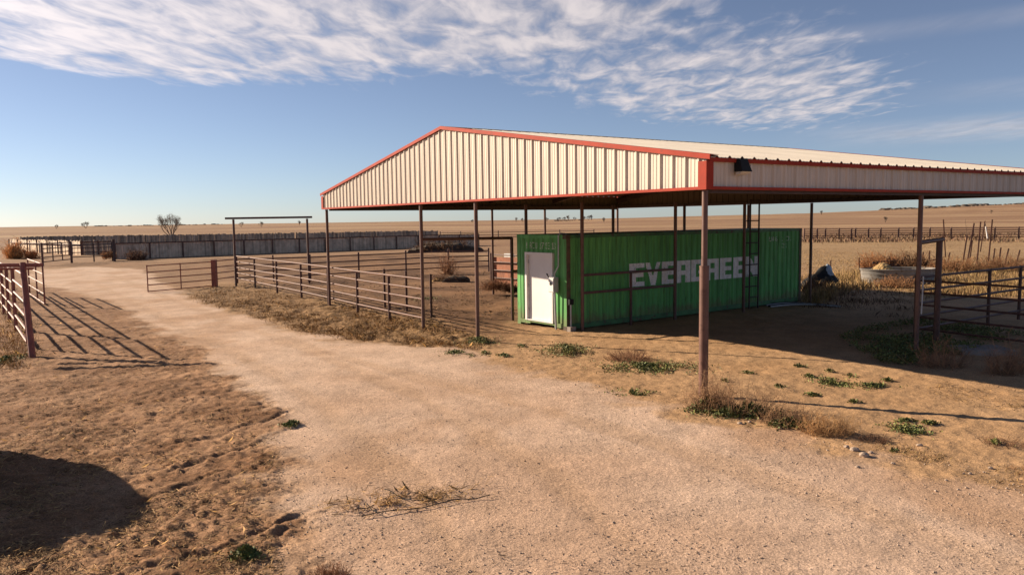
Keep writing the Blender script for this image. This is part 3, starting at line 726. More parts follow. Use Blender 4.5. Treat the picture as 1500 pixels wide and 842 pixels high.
# orange sheet panel with rails, behind the container
o0, o1 = at(722, 421), at(760, 424)
op = thing('loading_chute', g3(o0), 'rusty orange board panel behind dark rails left of the container', 'cattle panel')
nb = 4
for k_ in range(nb):
    a_, b_ = g3(o0, .08 + k_ * .37), g3(o1, .08 + k_ * .37); MB().beam(a_ + Z * .18, b_ + Z * .18, .04, .355).build('board', ORANGE, op)
dn = (Vector(o1) - Vector(o0)).normalized(); bkd = Vector((dn.y, -dn.x, 0))
for h in (.52, .90, 1.30, 1.66): MB().tube(g3(o0, h) + bkd * .09, g3(o1, h) + bkd * .09, .032).build('rail', PIPE, op, True)
p = g3(o0); MB().tube(p + bkd * .09 - Z * .3, p + bkd * .09 + Z * 1.75, .07).build('post', PIPE, op, True)
tb = g3(at(744, 422), 1.55); tag(MB().box(tb - dn * .25, dn * .5, bkd * -.22, Z * .17).tube(tb + dn * .24 + Z * .06 + bkd * -.1, tb + dn * .40 + Z * .06 + bkd * -.1, .05).build('white_jug', WHITEP, None, origin=tb), 'white jug lying on top of the orange board panel', 'jug')

# left foreground fence and gate
LP = at(48, 525); LC = at(24, 485); L0 = at(0, 452)
dl = (L0 - LC).normalized(); far_end = LC + dl * 26
lf_pts = [LC + dl * d_ for d_ in (0, 3.0, 6.0, 9.0, 12.5, 16, 20)]
fence('pipe_fence', 'five-rail red pipe fence leaving the frame at the left edge', 'fence', lf_pts, (.36, .76, 1.16, 1.56, 1.98), 2.0, .055, .034, REDPIPE, REDPIPE)
GL = at(41, 512)
gate('pipe_fence', 'short narrow red pipe panel between the left fence corner and the leaning end post', LC + (GL - LC) * .06, GL, (.20, .55, .92, 1.30, 1.68, 2.06), (0, 1), REDPIPE, REDPIPE, .034)
pe = thing('end_post', g3(LP), 'thick red leaning end post of the left fence carrying a flat header bar', 'post')
top_ = g3(at(42, 516), 2.38)
MB().tube(g3(LP, -.2), top_, .085, .075, n=10).build('post', REDPIPE, pe, True)
hb0 = top_ + Vector((.40, .10, -.06)); hb1 = top_ + Vector((-3.2, -.3, -.02))
MB().beam(hb0, hb1, .16, .10).build('header_bar', REDPIPE, pe)
MB().beam(hb0 + Vector((-.5, .5, -.12)), hb1 + Vector((0, .5, -.12)), .08, .06).build('brace', REDPIPE, pe)
ge = at(66, 448)
ga = at(44, 433)
gate('pipe_gate', 'red five-bar pipe gate swung back beyond the left end post', Vector(ga), ge, (.10, .52, .94, 1.36, 1.78), (.0, .55, 1.), REDPIPE, REDPIPE, .030)

# pen on the right, half in the shade
pc, pf, pn = at(1340, 497), at(1506, 464), at(1530, 522)
df = (pf - pc); pf2 = pc + df * 2.2
fence('pen_fence', 'dark five-rail pipe fence along the far side of the shaded pen at right', 'fence', [pc + df * k_ for k_ in (0, .60, .90, 1.45, 2.2)], (.28, .62, .97, 1.32, 1.68), 1.72, .05, .034, PIPE, None, posts=[pc + df * k_ for k_ in (.60, .90, 1.45, 2.2)])
dn2 = (pn - pc)
fence('pen_fence', 'dark five-rail pipe fence along the near side of the shaded pen at right', 'fence', [pc, pc + dn2, pc + dn2 * 2.2], (.30, .62, .95, 1.28, 1.60), 1.74, .05, .028, PIPE, None)
a_ = g3(at(1371, 506)); b_ = Vector((*(sw_(7.45, .12))[:2], 0))
hfr = thing('shed_side_frame', a_, 'heavy dark pipe frame with a short crossbar beside the right shed post', 'gate frame')
MB().tube(a_ - Z * .3, a_ + Z * 2.68, .075, n=10).build('post', PIPE, hfr, True)
dd = (b_ - a_).normalized()
MB().tube(a_ - dd * .28 + Z * 2.72, Vector((b_.x, b_.y, 2.70)), .052, n=10).build('crossbar', PIPE, hfr, True)
MB().tube(Vector((b_.x + .07, b_.y - .05, 1.0)), Vector((b_.x + .09, b_.y - .05, 1.9)), .018).build('conduit', GREYM, hfr, True)
sl0 = at(1410, 521); sv_ = (at(1478, 518) - at(1400, 518)).normalized(); sq = Vector((-sv_.y, sv_.x, 0))
tag(MB().box(Vector((sl0.x, sl0.y, -.05)), sv_ * 1.25, sq * .9, Z * .17).build('concrete_slab', CONC, None, origin=sl0), 'flat concrete slab lying in dead weeds under the right pen rails', 'slab')

# far corral fence on the right, beyond the dry field
xs = [1178, 1197, 1209, 1229, 1247, 1253, 1272, 1290, 1316, 1338, 1362, 1393, 1425, 1457, 1492, 1530]
fc = [at(x, 351.5 - (x - 1178) * .004) for x in xs]
fence('corral_fence', 'low brown pipe corral fence across the far side of the dry field', 'fence', fc, (.3, .6, .9, 1.2, 1.5), 1.62, .10, .05, PIPE, None, n=6)
fl = [at(x, 352 - (x - 645) * .016) for x in (645, 675, 700, 730, 770, 820, 870)]
fence('corral_fence', 'distant dark pipe fence seen left of the container behind the corral', 'fence', fl, (.4, .8, 1.2), 1.5, .08, .05, DARKSTEEL, None, n=6)
tw_ = g3(at(684, 352.5)); tag(MB().box(tw_ - Vector((.75, .3, 0)), (1.5, 0, 0), (0, .6, 0), (0, 0, .5)).box(tw_ - Vector((.70, .25, -.5)), (1.4, 0, 0), (0, .5, 0), (0, 0, .05)).build('white_trough', WHITEP, None, origin=tw_), 'small white trough in front of the distant dark fence', 'trough')

# ---------------------------------------------------------------- board windbreaks on the left
def windbreak(name, label, a, b, h, wdt, posts=8, rail=True, seed=1, gaps=True, tone=1.):
    r_ = random.Random(seed); a, b = Vector(a), Vector(b); d = (b - a); L_ = d.length; d.normalize(); nrm = Vector((d.y, -d.x, 0))
    if nrm.dot(a + b) > 0: nrm = -nrm
    t_ = thing(name, g3((a + b) / 2), label, 'fence')
    vs, fs, tn = [], [], []; s = 0
    while s < L_:
        ww = wdt * r_.uniform(.75, 1.25); gap = 0 if not gaps or r_.random() < .7 else r_.uniform(.01, .03)
        if gaps and r_.random() < .008: s += ww * r_.uniform(.6, 1.6); continue
        p0 = g3(a + d * s); hh = h * r_.uniform(.93, 1.04); o = nrm * r_.uniform(0, .03)
        k_ = len(vs); q = p0 + o; e = d * ww; th_ = nrm * -.03
        for zz in (-.05, hh):
            for c_ in (q, q + e, q + e + th_, q + th_): vs.append((c_.x, c_.y, c_.z + zz))
        for f_ in ((0, 1, 5, 4), (1, 2, 6, 5), (2, 3, 7, 6), (3, 0, 4, 7), (4, 5, 6, 7)): fs.append([k_ + i for i in f_])
        g_ = tone * (r_.choice([1.0, 1.05, .95, .8, 1.15, .6]) if gaps else r_.choice([1., 1., 1.1, .92, 1.05, .72])) * r_.uniform(.85, 1.1); tn += [(g_, g_ * .97, g_ * .94)] * 8
        s += ww + gap
    o = np_mesh('boards', np.array(vs), np.array(fs), WOODS, np.array(tn), origin=ORG[t_.name]); o.parent = t_; o.location = (0, 0, 0); o['kind'] = 'stuff'
    if posts:
        pr0 = unit_post(.075, h * 1.02, PIPE, n=6); pr0.parent = t_
        for i in range(posts):
            oo = pr0 if i == 0 else place(pr0, 'post', t_, (0, 0, 0)); oo.location = g3(a.lerp(b, (i + .02) / max(1, posts - 1)) + nrm * .16) - ORG[t_.name]
    if rail:
        for z_ in ((h * 1.0, h * .30) if rail is True else rail): MB().tube(g3(a + nrm * .14, z_), g3(b + nrm * .14, z_), .055, n=6).build('rail', PIPE, t_, True)
    return t_
wb0, wb1 = at(168, 380), at(700, 359.5)
windbreak('board_fence', 'long weathered grey board windbreak with dark posts across the left middle distance', wb0, wb1, 1.55, .15, 15, (1.55,), seed=3, gaps=False, tone=1.1)
wc0, wc1 = at(16, 368.3), at(121, 373.6)
windbreak('board_fence', 'sunlit pale board windbreak at the far left behind the small gate', wc0, wc1, 1.62, .20, 8, (1.2,), seed=4, gaps=False, tone=1.15)
windbreak('board_fence', 'short shaded board windbreak joining the sunlit one to the long grey one', at(121, 373.6), at(168, 372.5), 1.65, .20, 3, (1.5,), seed=6)
wd0, wd1 = at(30, 361.5), at(640, 351.3)
windbreak('board_fence', 'second grey board windbreak showing its dark top behind the long near one', wd0, wd1, 1.62, .24, 0, False, seed=5, tone=.72)
# small pipe gate and panel there
ga0, ga1 = at(63, 390), at(105, 385.5)
gt = gate('pipe_gate', 'small dark five-bar pipe gate in front of the sunlit board windbreak', ga0, ga1, (.35, .72, 1.08, 1.45, 1.86), (.35, .68), PIPE, PIPE, .042)
for p in (ga0, ga1): MB().tube(g3(p, -.2), g3(p, 1.95), .085, n=8).build('gate_stile', PIPE, gt, True)
pz = [at(106, 385), at(138, 383.5), at(165, 382)]
fence('pipe_fence', 'dark pipe panel with a light gap left of the long board windbreak', 'fence', pz, (.5, .9, 1.3, 1.6), 1.75, .06, .04, DARKSTEEL, None, n=6)
pw = g3(at(168, 383)); tag(MB().tube(pw - Z * .2, pw + Z * 2.05, .12, n=8).build('corner_post', DARKSTEEL, None, True, origin=pw), 'thick dark corner post at the left end of the long board windbreak', 'post')

# ---------------------------------------------------------------- steel T-posts and scrap on the right
TP = [((1385, 377), (1380, 322), 'tall rusty T-post leaning left right beside the short crossbar'), ((1410, 388), (1415, 345), 'leaning T-post with a thin wand tied to its top'),
      ((1415.7, 391), (1424.5, 327), 'tall rusty T-post leaning right, left of the tallest upright one'), ((1421, 378), (1423.5, 352), 'short T-post half hidden behind the tall leaning one'),
      ((1431, 388), (1434, 325), 'tallest nearly upright T-post in the middle of the cluster'), ((1436, 369), (1441, 324), 'tall T-post with a dark clamp near its top'),
      ((1447.5, 387), (1451, 322), 'tall T-post at the right end of the tall cluster'), ((1454.5, 385), (1456.5, 364), 'first short T-post right of the tall cluster'),
      ((1462, 392), (1465, 362.5), 'second short T-post right of the tall cluster'), ((1471, 391), (1476.5, 364), 'short leaning T-post with pale weed caught on it'),
      ((1488, 389), (1493, 366.5), 'short leaning T-post at the right edge of the picture'), ((1351, 385.5), (1352, 369), 'stub post behind the scrap metal pile, on its left'),
      ((1361, 382.6), (1361.4, 367), 'stub post behind the scrap metal pile, near its middle'), ((1388, 384), (1391, 370), 'stub post leaning right at the right end of the scrap metal pile'),
      ((1216.7, 400), (1216.5, 381), 'thin wire-fence stake right behind the black tarp heap'), ((1259.7, 400), (1257.8, 377), 'thin wire-fence stake left of the round tank')]
for (b0, t0, lab) in TP:
    p = g3(at(*b0)); d_ = b0[1] - t0[1]
    top = p + Z * hpx(p, d_) + RT * hpx(p, t0[0] - b0[0]); thin = 'wire-fence' in lab
    e = .028 if thin else .042
    t_ = thing('fence_stake' if thin else 't_post', p, lab, 'post', 'thin stakes at the field edge' if thin else 'steel T-posts stuck in the ground')
    up_ = (top - p).normalized(); s1 = up_.cross(Vector((.3, 1, 0))).normalized(); s2 = up_.cross(s1)
    MB().hexa([p - up_ * .2 - s1 * e - s2 * .012, p - up_ * .2 + s1 * e - s2 * .012, p - up_ * .2 + s1 * e + s2 * .012, p - up_ * .2 - s1 * e + s2 * .012, top - s1 * e - s2 * .012, top + s1 * e - s2 * .012, top + s1 * e + s2 * .012, top - s1 * e + s2 * .012]).build('flange', PIPE, t_)
    MB().beam(p - up_ * .2 + s2 * .0125, top + s2 * .0125 - up_ * .01, .014, .05, up=s2).build('rib', PIPE, t_)
    if 'wand' in lab: MB().tube(top, top + Z * 1.1 - RT * .17, .014, .008).build('wand', BARK, t_)
    if 'clamp' in lab: MB().box(top - Z * .45 - Vector((.05, .05, 0)), (.10, 0, 0), (0, .10, 0), (0, 0, .22)).build('clamp', DARKSTEEL, t_)
ps = g3(at(1447, 352)); tag(MB().tube(ps, ps + Z * hpx(ps, 20) - RT * hpx(ps, 4), .09, .06, n=6).build('white_stake', WHITEP, None, origin=ps), 'pale leaning stake far behind the tall T-posts', 'post')
sp_ = g3(at(1352, 393)); sc_ = thing('scrap_metal_pile', sp_, 'dark tangle of scrap harrow bars lying behind the round tank', 'scrap pile')
r_ = random.Random(5)
for i in range(16):
    c_ = sp_ + RT * r_.uniform(-1.9, 1.9) + Vector((0, r_.uniform(-.3, .6), r_.uniform(.12, .50))); a2 = r_.uniform(-.35, .35); l_ = r_.uniform(.5, 1.3)
    dv_ = Vector((math.cos(a2), r_.uniform(-.3, .3), math.sin(a2) * .6)) * l_
    MB().tube(c_ - dv_, c_ + dv_, .045, n=6).build('bar', DARKSTEEL, sc_)
for i in range(8):
    c_ = sp_ + RT * r_.uniform(-1.6, 1.8); MB().tube(c_, c_ + Vector((r_.uniform(-.3, .3), 0, r_.uniform(.5, .95))), .03, n=5).build('tine', DARKSTEEL, sc_)

# round stock tank with old hay
ta, tb_ = at(1265, 410), at(1368, 416); tcn = g3((ta + tb_) / 2); tr = hpx(tcn, 53)
tk = thing('stock_tank', tcn, 'large round galvanised stock tank part filled with old hay', 'stock tank')
MB().lathe([(tr * .965, -.05), (tr * .97, .25), (tr * .985, .27), (tr * .97, .29), (tr * .98, .45), (tr * .995, .47), (tr * .98, .49), (tr, .68), (tr * .985, .68), (tr * .95, .05), (0.01, .05)], tcn, 48, 1, .62).build('wall', GALV, tk, True)
rim = MB(); n_ = 48
rim.path([tcn + Vector((tr * 1.005 * math.cos(2 * math.pi * i / n_), tr * .62 * 1.005 * math.sin(2 * math.pi * i / n_), .68)) for i in range(n_ + 1)], .035, 6); rim.build('rim', GALV, tk, True)
hv, hf_ = [], []
nn_ = 40
for i in range(nn_):
    for j in range(nn_):
        x_, y_ = (i / (nn_ - 1) - .5) * 2, (j / (nn_ - 1) - .5) * 2
        k_ = max(abs(x_), abs(y_)) / max(1e-6, math.hypot(x_, y_)); X_, Y_ = x_ * k_ * .94, y_ * k_ * .94
        hgt_ = .40 + .58 * math.exp(-((X_ + .38) ** 2 / .10 + (Y_ - .1) ** 2 / .35)) + random.uniform(-.03, .03)
        hv.append((tcn.x + X_ * tr, tcn.y + Y_ * tr * .62, tcn.z + hgt_))
for i in range(nn_ - 1):
    for j in range(nn_ - 1): hf_.append((i * nn_ + j, (i + 1) * nn_ + j, (i + 1) * nn_ + j + 1, i * nn_ + j + 1))
hm_ = MB(); hm_.v = hv; hm_.f = hf_; hm_.mi = [0] * len(hf_)
ho = hm_.build('hay_heap', HAY, None, origin=tcn); tag(ho, 'mound of old straw-coloured hay heaped in the left half of the round tank', 'hay')

# tarp heap, pipes on the ground, off-frame shadow caster
def lump(name, c, sx, sy, sz, m, seed, parent=None, nseg=26, nrng=10, rough=.25, label=None, cat=None, kind=None, peak=1.):
    vs, fs = [], []; c = Vector(c)
    for j in range(nrng + 1):
        ph = j / nrng * math.pi / 2
        for i in range(nseg):
            t_ = 2 * math.pi * i / nseg; r_ = math.cos(ph) ** peak
            n_ = float(fbm(np.array(math.cos(t_) * 1.6 * r_ + seed), np.array(math.sin(t_) * 1.6 * r_ + ph), 3, seed)) - .5
            k_ = 1 + rough * 2 * n_
            vs.append((c.x + sx * r_ * k_ * math.cos(t_), c.y + sy * r_ * k_ * math.sin(t_), c.z - .06 + sz * math.sin(ph) * k_))
    for j in range(nrng):
        for i in range(nseg):
            i2 = (i + 1) % nseg; fs.append((j * nseg + i, j * nseg + i2, (j + 1) * nseg + i2, (j + 1) * nseg + i))
    mb = MB(); mb.v = vs; mb.f = fs; mb.mi = [0] * len(fs); o = mb.build(name, m, parent, True, None if parent else c)
    if label: tag(o, label, cat, None, kind)
    return o
tp = g3(at(1207, 420)); th_ = thing('tarp_heap', tp, 'black plastic heap with a pale blue tarp on top at the edge of the shade', 'tarp heap')
lump('black_sheet', tp, .85, .5, .95, BLACKM, 3, th_, peak=1.6, rough=.35); lump('black_sheet', tp + Vector((-.55, .1, 0)), .5, .4, .55, BLACKM, 5, th_)
lump('blue_tarp', tp + Vector((.16, .02, .62)), .26, .24, .52, TARP, 9, th_, peak=1.9, rough=.3)
hp = g3(at(1168, 449)); hs = thing('pipe_bundle', hp, 'curved pale poly pipes lying on the shaded ground at the end of the container', 'pipes')
for k_ in range(4):
    pts_ = [hp + RT * (-1.1 + 2.6 * s_ / 12) + Vector((0, .22 * k_ - .3 + .35 * math.sin(s_ / 12 * math.pi * (1 + .15 * k_)), .04 + .05 * math.sin(s_ / 12 * math.pi))) for s_ in range(13)]
    MB().path(pts_, .035, 6).build('pipe', GREYM if k_ % 2 == 0 else BLACKM, hs, True)
# unseen block added left of the frame, shaped to cast the lower left shadow
TE = math.tan(SUN_EL); SD_ = Vector((-SUNV.x, -SUNV.y, 0)).normalized(); SN = Vector((-SD_.y, SD_.x, 0))
def tipz(p, s_obj): return max(.05, (Vector(p).dot(SD_) - s_obj) * TE)
prof = [at(*q) for q in ((0, 676), (147, 682), (180, 700), (222, 735), (213, 763), (185, 777), (81, 800), (0, 822))]
S_OBJ = -12.6
sil = [(p.dot(SN), tipz(p, S_OBJ)) for p in prof[1:]]
n_hi = sil[0][0]; pts_ = [(n_hi + .06, -.1)] + sil + [(sil[-1][0] - .7, sil[-1][1] * .96), (sil[-1][0] - 1.6, sil[-1][1] * .7), (sil[-1][0] - 1.9, -.1)]
hk = MB(); base_ = SD_ * S_OBJ
fr_ = [base_ + SN * n_ + Z * z_ for n_, z_ in pts_]
cx_ = sum(n_ for n_, z_ in pts_) / len(pts_)
def row(s_, k_): return [base_ - SD_ * s_ + SN * (cx_ + (n_ - cx_) * k_) + Z * (z_ * k_ if z_ > 0 else z_) for n_, z_ in pts_]
rows_ = [row(-.0, 1.), row(1.5, .97), row(2.2, .85)]
hk.poly(rows_[0]); 
for a2, b2 in zip(rows_, rows_[1:]):
    for i in range(len(pts_) - 1): hk.poly([a2[i], b2[i], b2[i + 1], a2[i + 1]])
hk.poly(rows_[-1][::-1])
hc = base_ - SD_ * 1.2 + SN * cx_
tag(hk.build('shadow_caster', HAY, None, origin=Vector((hc.x, hc.y, 0))), 'unseen squat brown block added just left of the camera to cast the corner shadow', 'shadow caster')

# ---------------------------------------------------------------- trees and shrubs
def branch_tree(name, base, H, label, cat, group, seed, depth=6, r0=.16, spread=.55, sides=4, m=BARK, trunk_h=.16, split=(2, 4), wide=1., up=.10, stems=3, fan=.45):
    r_ = random.Random(seed); t_ = thing(name, base, label, cat, group); tr_ = MB(); cr_ = MB(); base = Vector(base)
    def grow(p, d, L_, rad, lv):
        n_ = 2 if lv < depth - 1 else 1; q = p
        for i in range(n_):
            d2 = (d + Vector((r_.gauss(0, .16), r_.gauss(0, .16), r_.gauss(.05, .08)))).normalized(); e = q + d2 * L_ / n_
            (tr_ if lv < 2 else cr_).tube(q, e, rad * (1 - .25 * i / n_), rad * (1 - .25 * (i + 1) / n_), sides if lv < 3 else 3, False); q = e; d = d2
        if lv >= depth: return
        for i in range(r_.randint(*split)):
            a2 = r_.uniform(0, 6.28); tl = r_.uniform(.35, 1.) * spread * (1.25 if lv == 0 else 1.)
            ax = d.orthogonal().normalized(); ax = Matrix.Rotation(a2, 3, d) @ ax
            d3 = (d * math.cos(tl) + ax * math.sin(tl)); d3 = Vector((d3.x * wide, d3.y * wide, max(d3.z, -.1) + up)).normalized()
            grow(q, d3, L_ * r_.uniform(.62, .86), rad * .64, lv + 1)
    for s_ in range(stems):
        f_ = 0 if stems == 1 else (s_ / (stems - 1) - .5) * 2 * fan + r_.uniform(-.1, .1)
        grow(base - Z * .1 + Vector((f_ * r0 * 1.5, 0, 0)), Vector((f_, r_.uniform(-.4, .4) * fan, 1)).normalized(), H * (trunk_h + .08) * r_.uniform(.85, 1.1), r0, 0)
    tr_.build('trunk', m, t_); 
    if cr_.v: cr_.build('crown', m, t_)
    return t_
lt = at_far(250, 235)
branch_tree('bare_tree', lt, 8.0, 'lone wide bare tree rising behind the board windbreaks on the left', 'tree', None, 11, 7, .12, .52, 4, BARK, .125, (2, 3), 1.0, .13, 8, .95)
far_trees = [(82, 6, 1000), (125, 9, 1000), (353, 7, 800), (383, 8, 700), (438, 8, 900), (692, 5, 1000), (756, 7, 900), (765, 6, 920), (801, 7, 900), (819, 6, 1000), (826, 6, 1020), (833, 9, 1000), (842, 6, 1010),
             (856, 6, 1050), (862, 7, 1040), (867, 8, 1030), (885, 9, 520), (1297, 8, 420), (1203, 6, 900), (1452, 5, 900)]
lab_t = {82: 'small far tree on the horizon, leftmost of all', 125: 'small dark far tree on the left horizon, second from the left edge', 353: 'faint far bush under the left end of the tall crossbar', 383: 'small dark far bush below the middle of the tall crossbar',
         438: 'small pale far tree near the right end of the tall crossbar', 885: 'small dark bush alone on the hillside seen under the shed roof', 1297: 'lone reddish bush in the plain right of the container', 1203: 'tiny far tree on the horizon just right of the container',
         1452: 'tiny far shrub on the plain above the T-posts'}
proto_t = []; row_n = 0; ORD = 'first second third fourth fifth sixth seventh eighth ninth tenth eleventh twelfth'.split()
for i, (x_, hh, R_) in enumerate(far_trees):
    b = at_far(x_, R_); H = 1.3 * hh * R_ / CAM_F
    lab = lab_t.get(x_) or 'small bare skyline tree seen under the shed roof, %s from the left in the row' % ORD[row_n]; row_n += x_ not in lab_t
    grp = 'far trees on the skyline under the roof' if x_ not in lab_t else None
    if len(proto_t) < 4:
        t_ = branch_tree('far_tree', b, H, lab, 'tree', grp, 40 + i, 5, H * .020, .55, 3, BARK, .13, (2, 4), .9, .20, 4, .6); proto_t.append((t_, H))
    else:
        src, H0 = proto_t[i % 4]; t_ = src.copy(); ROOT.objects.link(t_); t_.location = b; t_.scale = (H / H0,) * 3; t_.rotation_euler.z = i * 1.3
        t_['label'] = lab; t_['category'] = 'tree'
        if 'group' in t_.keys() and not grp: del t_['group']
        if grp: t_['group'] = grp
        for ch in src.children: c_ = ch.copy(); ROOT.objects.link(c_); c_.parent = t_
# far scrub lines on the ridges: one mass each
def scrub(name, label, x0, x1, R_, n, hmax, seed, dens=1.):
    r_ = np.random.default_rng(seed); V_, F_, T_ = [], [], []
    for i in range(n):
        px_ = r_.uniform(x0, x1); b = at_far(px_, R_ * r_.uniform(.96, 1.04)); h_ = hmax * r_.uniform(.3, 1.) * (.4 + float(vnoise(np.array(px_ / 14.), np.array(0.), seed))); w2 = h_ * r_.uniform(1.2, 3.)
        m_ = 7; k_ = len(V_); g_ = r_.uniform(.7, 1.3)
        for a2 in range(m_):
            t2 = 2 * math.pi * a2 / m_; V_.append((b.x + math.cos(t2) * w2, b.y + math.sin(t2) * w2, b.z - 1)); V_.append((b.x + math.cos(t2) * w2 * .6, b.y + math.sin(t2) * w2 * .6, b.z + h_ * r_.uniform(.6, 1.)))
        for a2 in range(m_): F_.append((k_ + 2 * a2, k_ + 2 * ((a2 + 1) % m_), k_ + 2 * ((a2 + 1) % m_) + 1, k_ + 2 * a2 + 1))
        F_.append((k_ + 1, k_ + 5, k_ + 9, k_ + 13)); F_.append((k_ + 1, k_ + 3, k_ + 5, k_ + 5)) if False else None
        F_.append((k_ + 1, k_ + 3, k_ + 5, k_ + 9)); T_ += [(g_, g_, g_)] * (2 * m_)
    o = np_mesh(name, np.array(V_), np.array(F_), BRUSH, np.array(T_)); tag(o, label, 'scrub', None, 'stuff'); return o
scrub('far_scrub', 'dark line of scrub on the right-hand skyline ridge', 1290, 1620, 2950, 260, 7., 71)
scrub('far_scrub', 'thin dark scrub line on the left skyline', 140, 330, 2600, 70, 4.5, 72)
scrub('far_scrub', 'thin dark scrub strip on the skyline under the shed roof', 812, 850, 1040, 18, 1.3, 73)

# twiggy dry bushes
def twigs(name, c, sx, sy, h, n, m, seed, label, cat, width=.008, ball=False, leaf=0, tintc=(1, 1, 1), droop=.3):
    r_ = np.random.default_rng(seed); V_, F_, T_ = [], [], []; c = Vector(c)
    def seg(a, b, w2, w3, g_):
        a = np.array(a); b = np.array(b); d = b - a; s = np.cross(d, r_.normal(size=3)); s /= (np.linalg.norm(s) + 1e-9)
        s2 = np.cross(d, s); s2 /= (np.linalg.norm(s2) + 1e-9); k_ = len(V_)
        for q, ww in ((a, w2), (b, w3)):
            V_.extend([q + s * ww, q - s * .5 * ww + s2 * .87 * ww, q - s * .5 * ww - s2 * .87 * ww])
        for i in range(3): F_.append((k_ + i, k_ + (i + 1) % 3, k_ + 3 + (i + 1) % 3, k_ + 3 + i))
        T_.extend([g_] * 6)
    for i in range(n):
        t2 = r_.uniform(0, 6.283); rr2 = math.sqrt(r_.uniform()); g_ = np.array(tintc) * r_.uniform(.6, 1.35)
        if ball:
            v_ = r_.normal(size=3); v_ /= np.linalg.norm(v_); v_[2] = abs(v_[2]) if r_.uniform() < .8 else v_[2] * .4
            s = r_.uniform(.35, .9); p0 = np.array([c.x + v_[0] * sx * s * .5, c.y + v_[1] * sy * s * .5, c.z + h * .42 + v_[2] * h * .35 * s])
            p2 = np.array([c.x + v_[0] * sx * s, c.y + v_[1] * sy * s, c.z + h * .42 + v_[2] * h * .55 * s]) + r_.normal(size=3) * .1 * h
        else:
            p0 = np.array([c.x + math.cos(t2) * sx * rr2 * .75, c.y + math.sin(t2) * sy * rr2 * .75, c.z - .03]); hh = h * r_.uniform(.35, 1.) * (1 - .45 * rr2)
            p2 = p0 + np.array([math.cos(t2) * sx * .35 * r_.uniform(), math.sin(t2) * sy * .35 * r_.uniform(), hh]) + r_.normal(size=3) * .24 * h
        p1 = (p0 + p2) / 2 + r_.normal(size=3) * .08 * h
        seg(p0, p1, width, width * .8, g_); seg(p1, p2, width * .8, width * .4, g_)
        for j in range(3):
            s = r_.uniform(.3, 1.); q = p1 + (p2 - p1) * s; e = q + r_.normal(size=3) * .16 * h + np.array([0, 0, .08 * h]); seg(q, e, width * .55, width * .3, g_ * 1.1)
    V_ = np.array(V_); F_ = np.array(F_)
    o = np_mesh(name, V_, F_, m, np.array(T_), origin=c)
    if label: tag(o, label, cat)
    return o
def leaves(name, pts, size, m, seed, parent=None, up=.5, tintv=(.7, 1.4)):
    r_ = np.random.default_rng(seed); n = len(pts); P = np.asarray(pts, float)
    a = r_.normal(size=(n, 3)); a[:, 2] = np.abs(a[:, 2]) * up; a /= np.linalg.norm(a, axis=1)[:, None]
    s = np.cross(a, r_.normal(size=(n, 3))); s /= np.linalg.norm(s, axis=1)[:, None]; L_ = (size * r_.uniform(.5, 1.3, n))[:, None]
    V_ = np.stack([P, P + a * L_ * .5 + s * L_ * .30, P + a * L_, P + a * L_ * .5 - s * L_ * .30], 1).reshape(-1, 3)
    F_ = np.arange(4 * n).reshape(n, 4); g_ = r_.uniform(*tintv, n); T_ = np.repeat(np.stack([g_ * r_.uniform(.8, 1.3, n), g_, g_ * .9], 1), 4, 0)
    return np_mesh(name, V_, F_, m, T_, origin=ORG[parent.name] if parent else (0, 0, 0))
def weed_pts(c, sx, sy, n, h, r_):
    t2 = r_.uniform(0, 6.283, n); rr2 = np.abs(r_.normal(0, .52, n)); x_ = c[0] + np.cos(t2) * rr2 * sx; y_ = c[1] + np.sin(t2) * rr2 * sy
    keep = (fbm(x_ * 4.5, y_ * 4.5, 3, 44) > .34 + .10 * rr2) & (rr2 < 1.5); x_, y_, rr2 = x_[keep], y_[keep], rr2[keep]
    return np.stack([x_, y_, gz(x_, y_) + r_.uniform(-.01, 1, len(x_)) * h * np.clip(1.05 - rr2, .12, 1)], 1)

# ---------------------------------------------------------------- plants, litter and stones
def in_poly(x, y, P):
    ins = np.zeros(x.shape, bool); n = len(P)
    for i in range(n):
        ax, ay = P[i]; bx, by = P[(i + 1) % n]; c_ = ((ay > y) != (by > y)); den_ = (by - ay) or 1e-9
        ins ^= c_ & (x < (bx - ax) * (y - ay) / den_ + ax)
    return ins
def scatter(P, n, r_, keep=None):                                    # ground points spread evenly as seen from the drive
    P = np.array(P, float); px_ = r_.uniform(P[:, 0].min(), P[:, 0].max(), n * 3); py_ = r_.uniform(P[:, 1].min(), P[:, 1].max(), n * 3)
    k_ = in_poly(px_, py_, P); px_, py_ = px_[k_][:n], py_[k_][:n]
    d = np.stack([FW[i] + RT[i] * (px_ - 750) / CAM_F - UP[i] * (py_ - 421) / CAM_F for i in range(3)], 1); t_ = -CAM_H / d[:, 2]
    x_, y_ = d[:, 0] * t_, d[:, 1] * t_
    if keep is not None:
        m_ = keep(x_, y_) > r_.uniform(0, 1, len(x_)); x_, y_ = x_[m_], y_[m_]
    return x_, y_
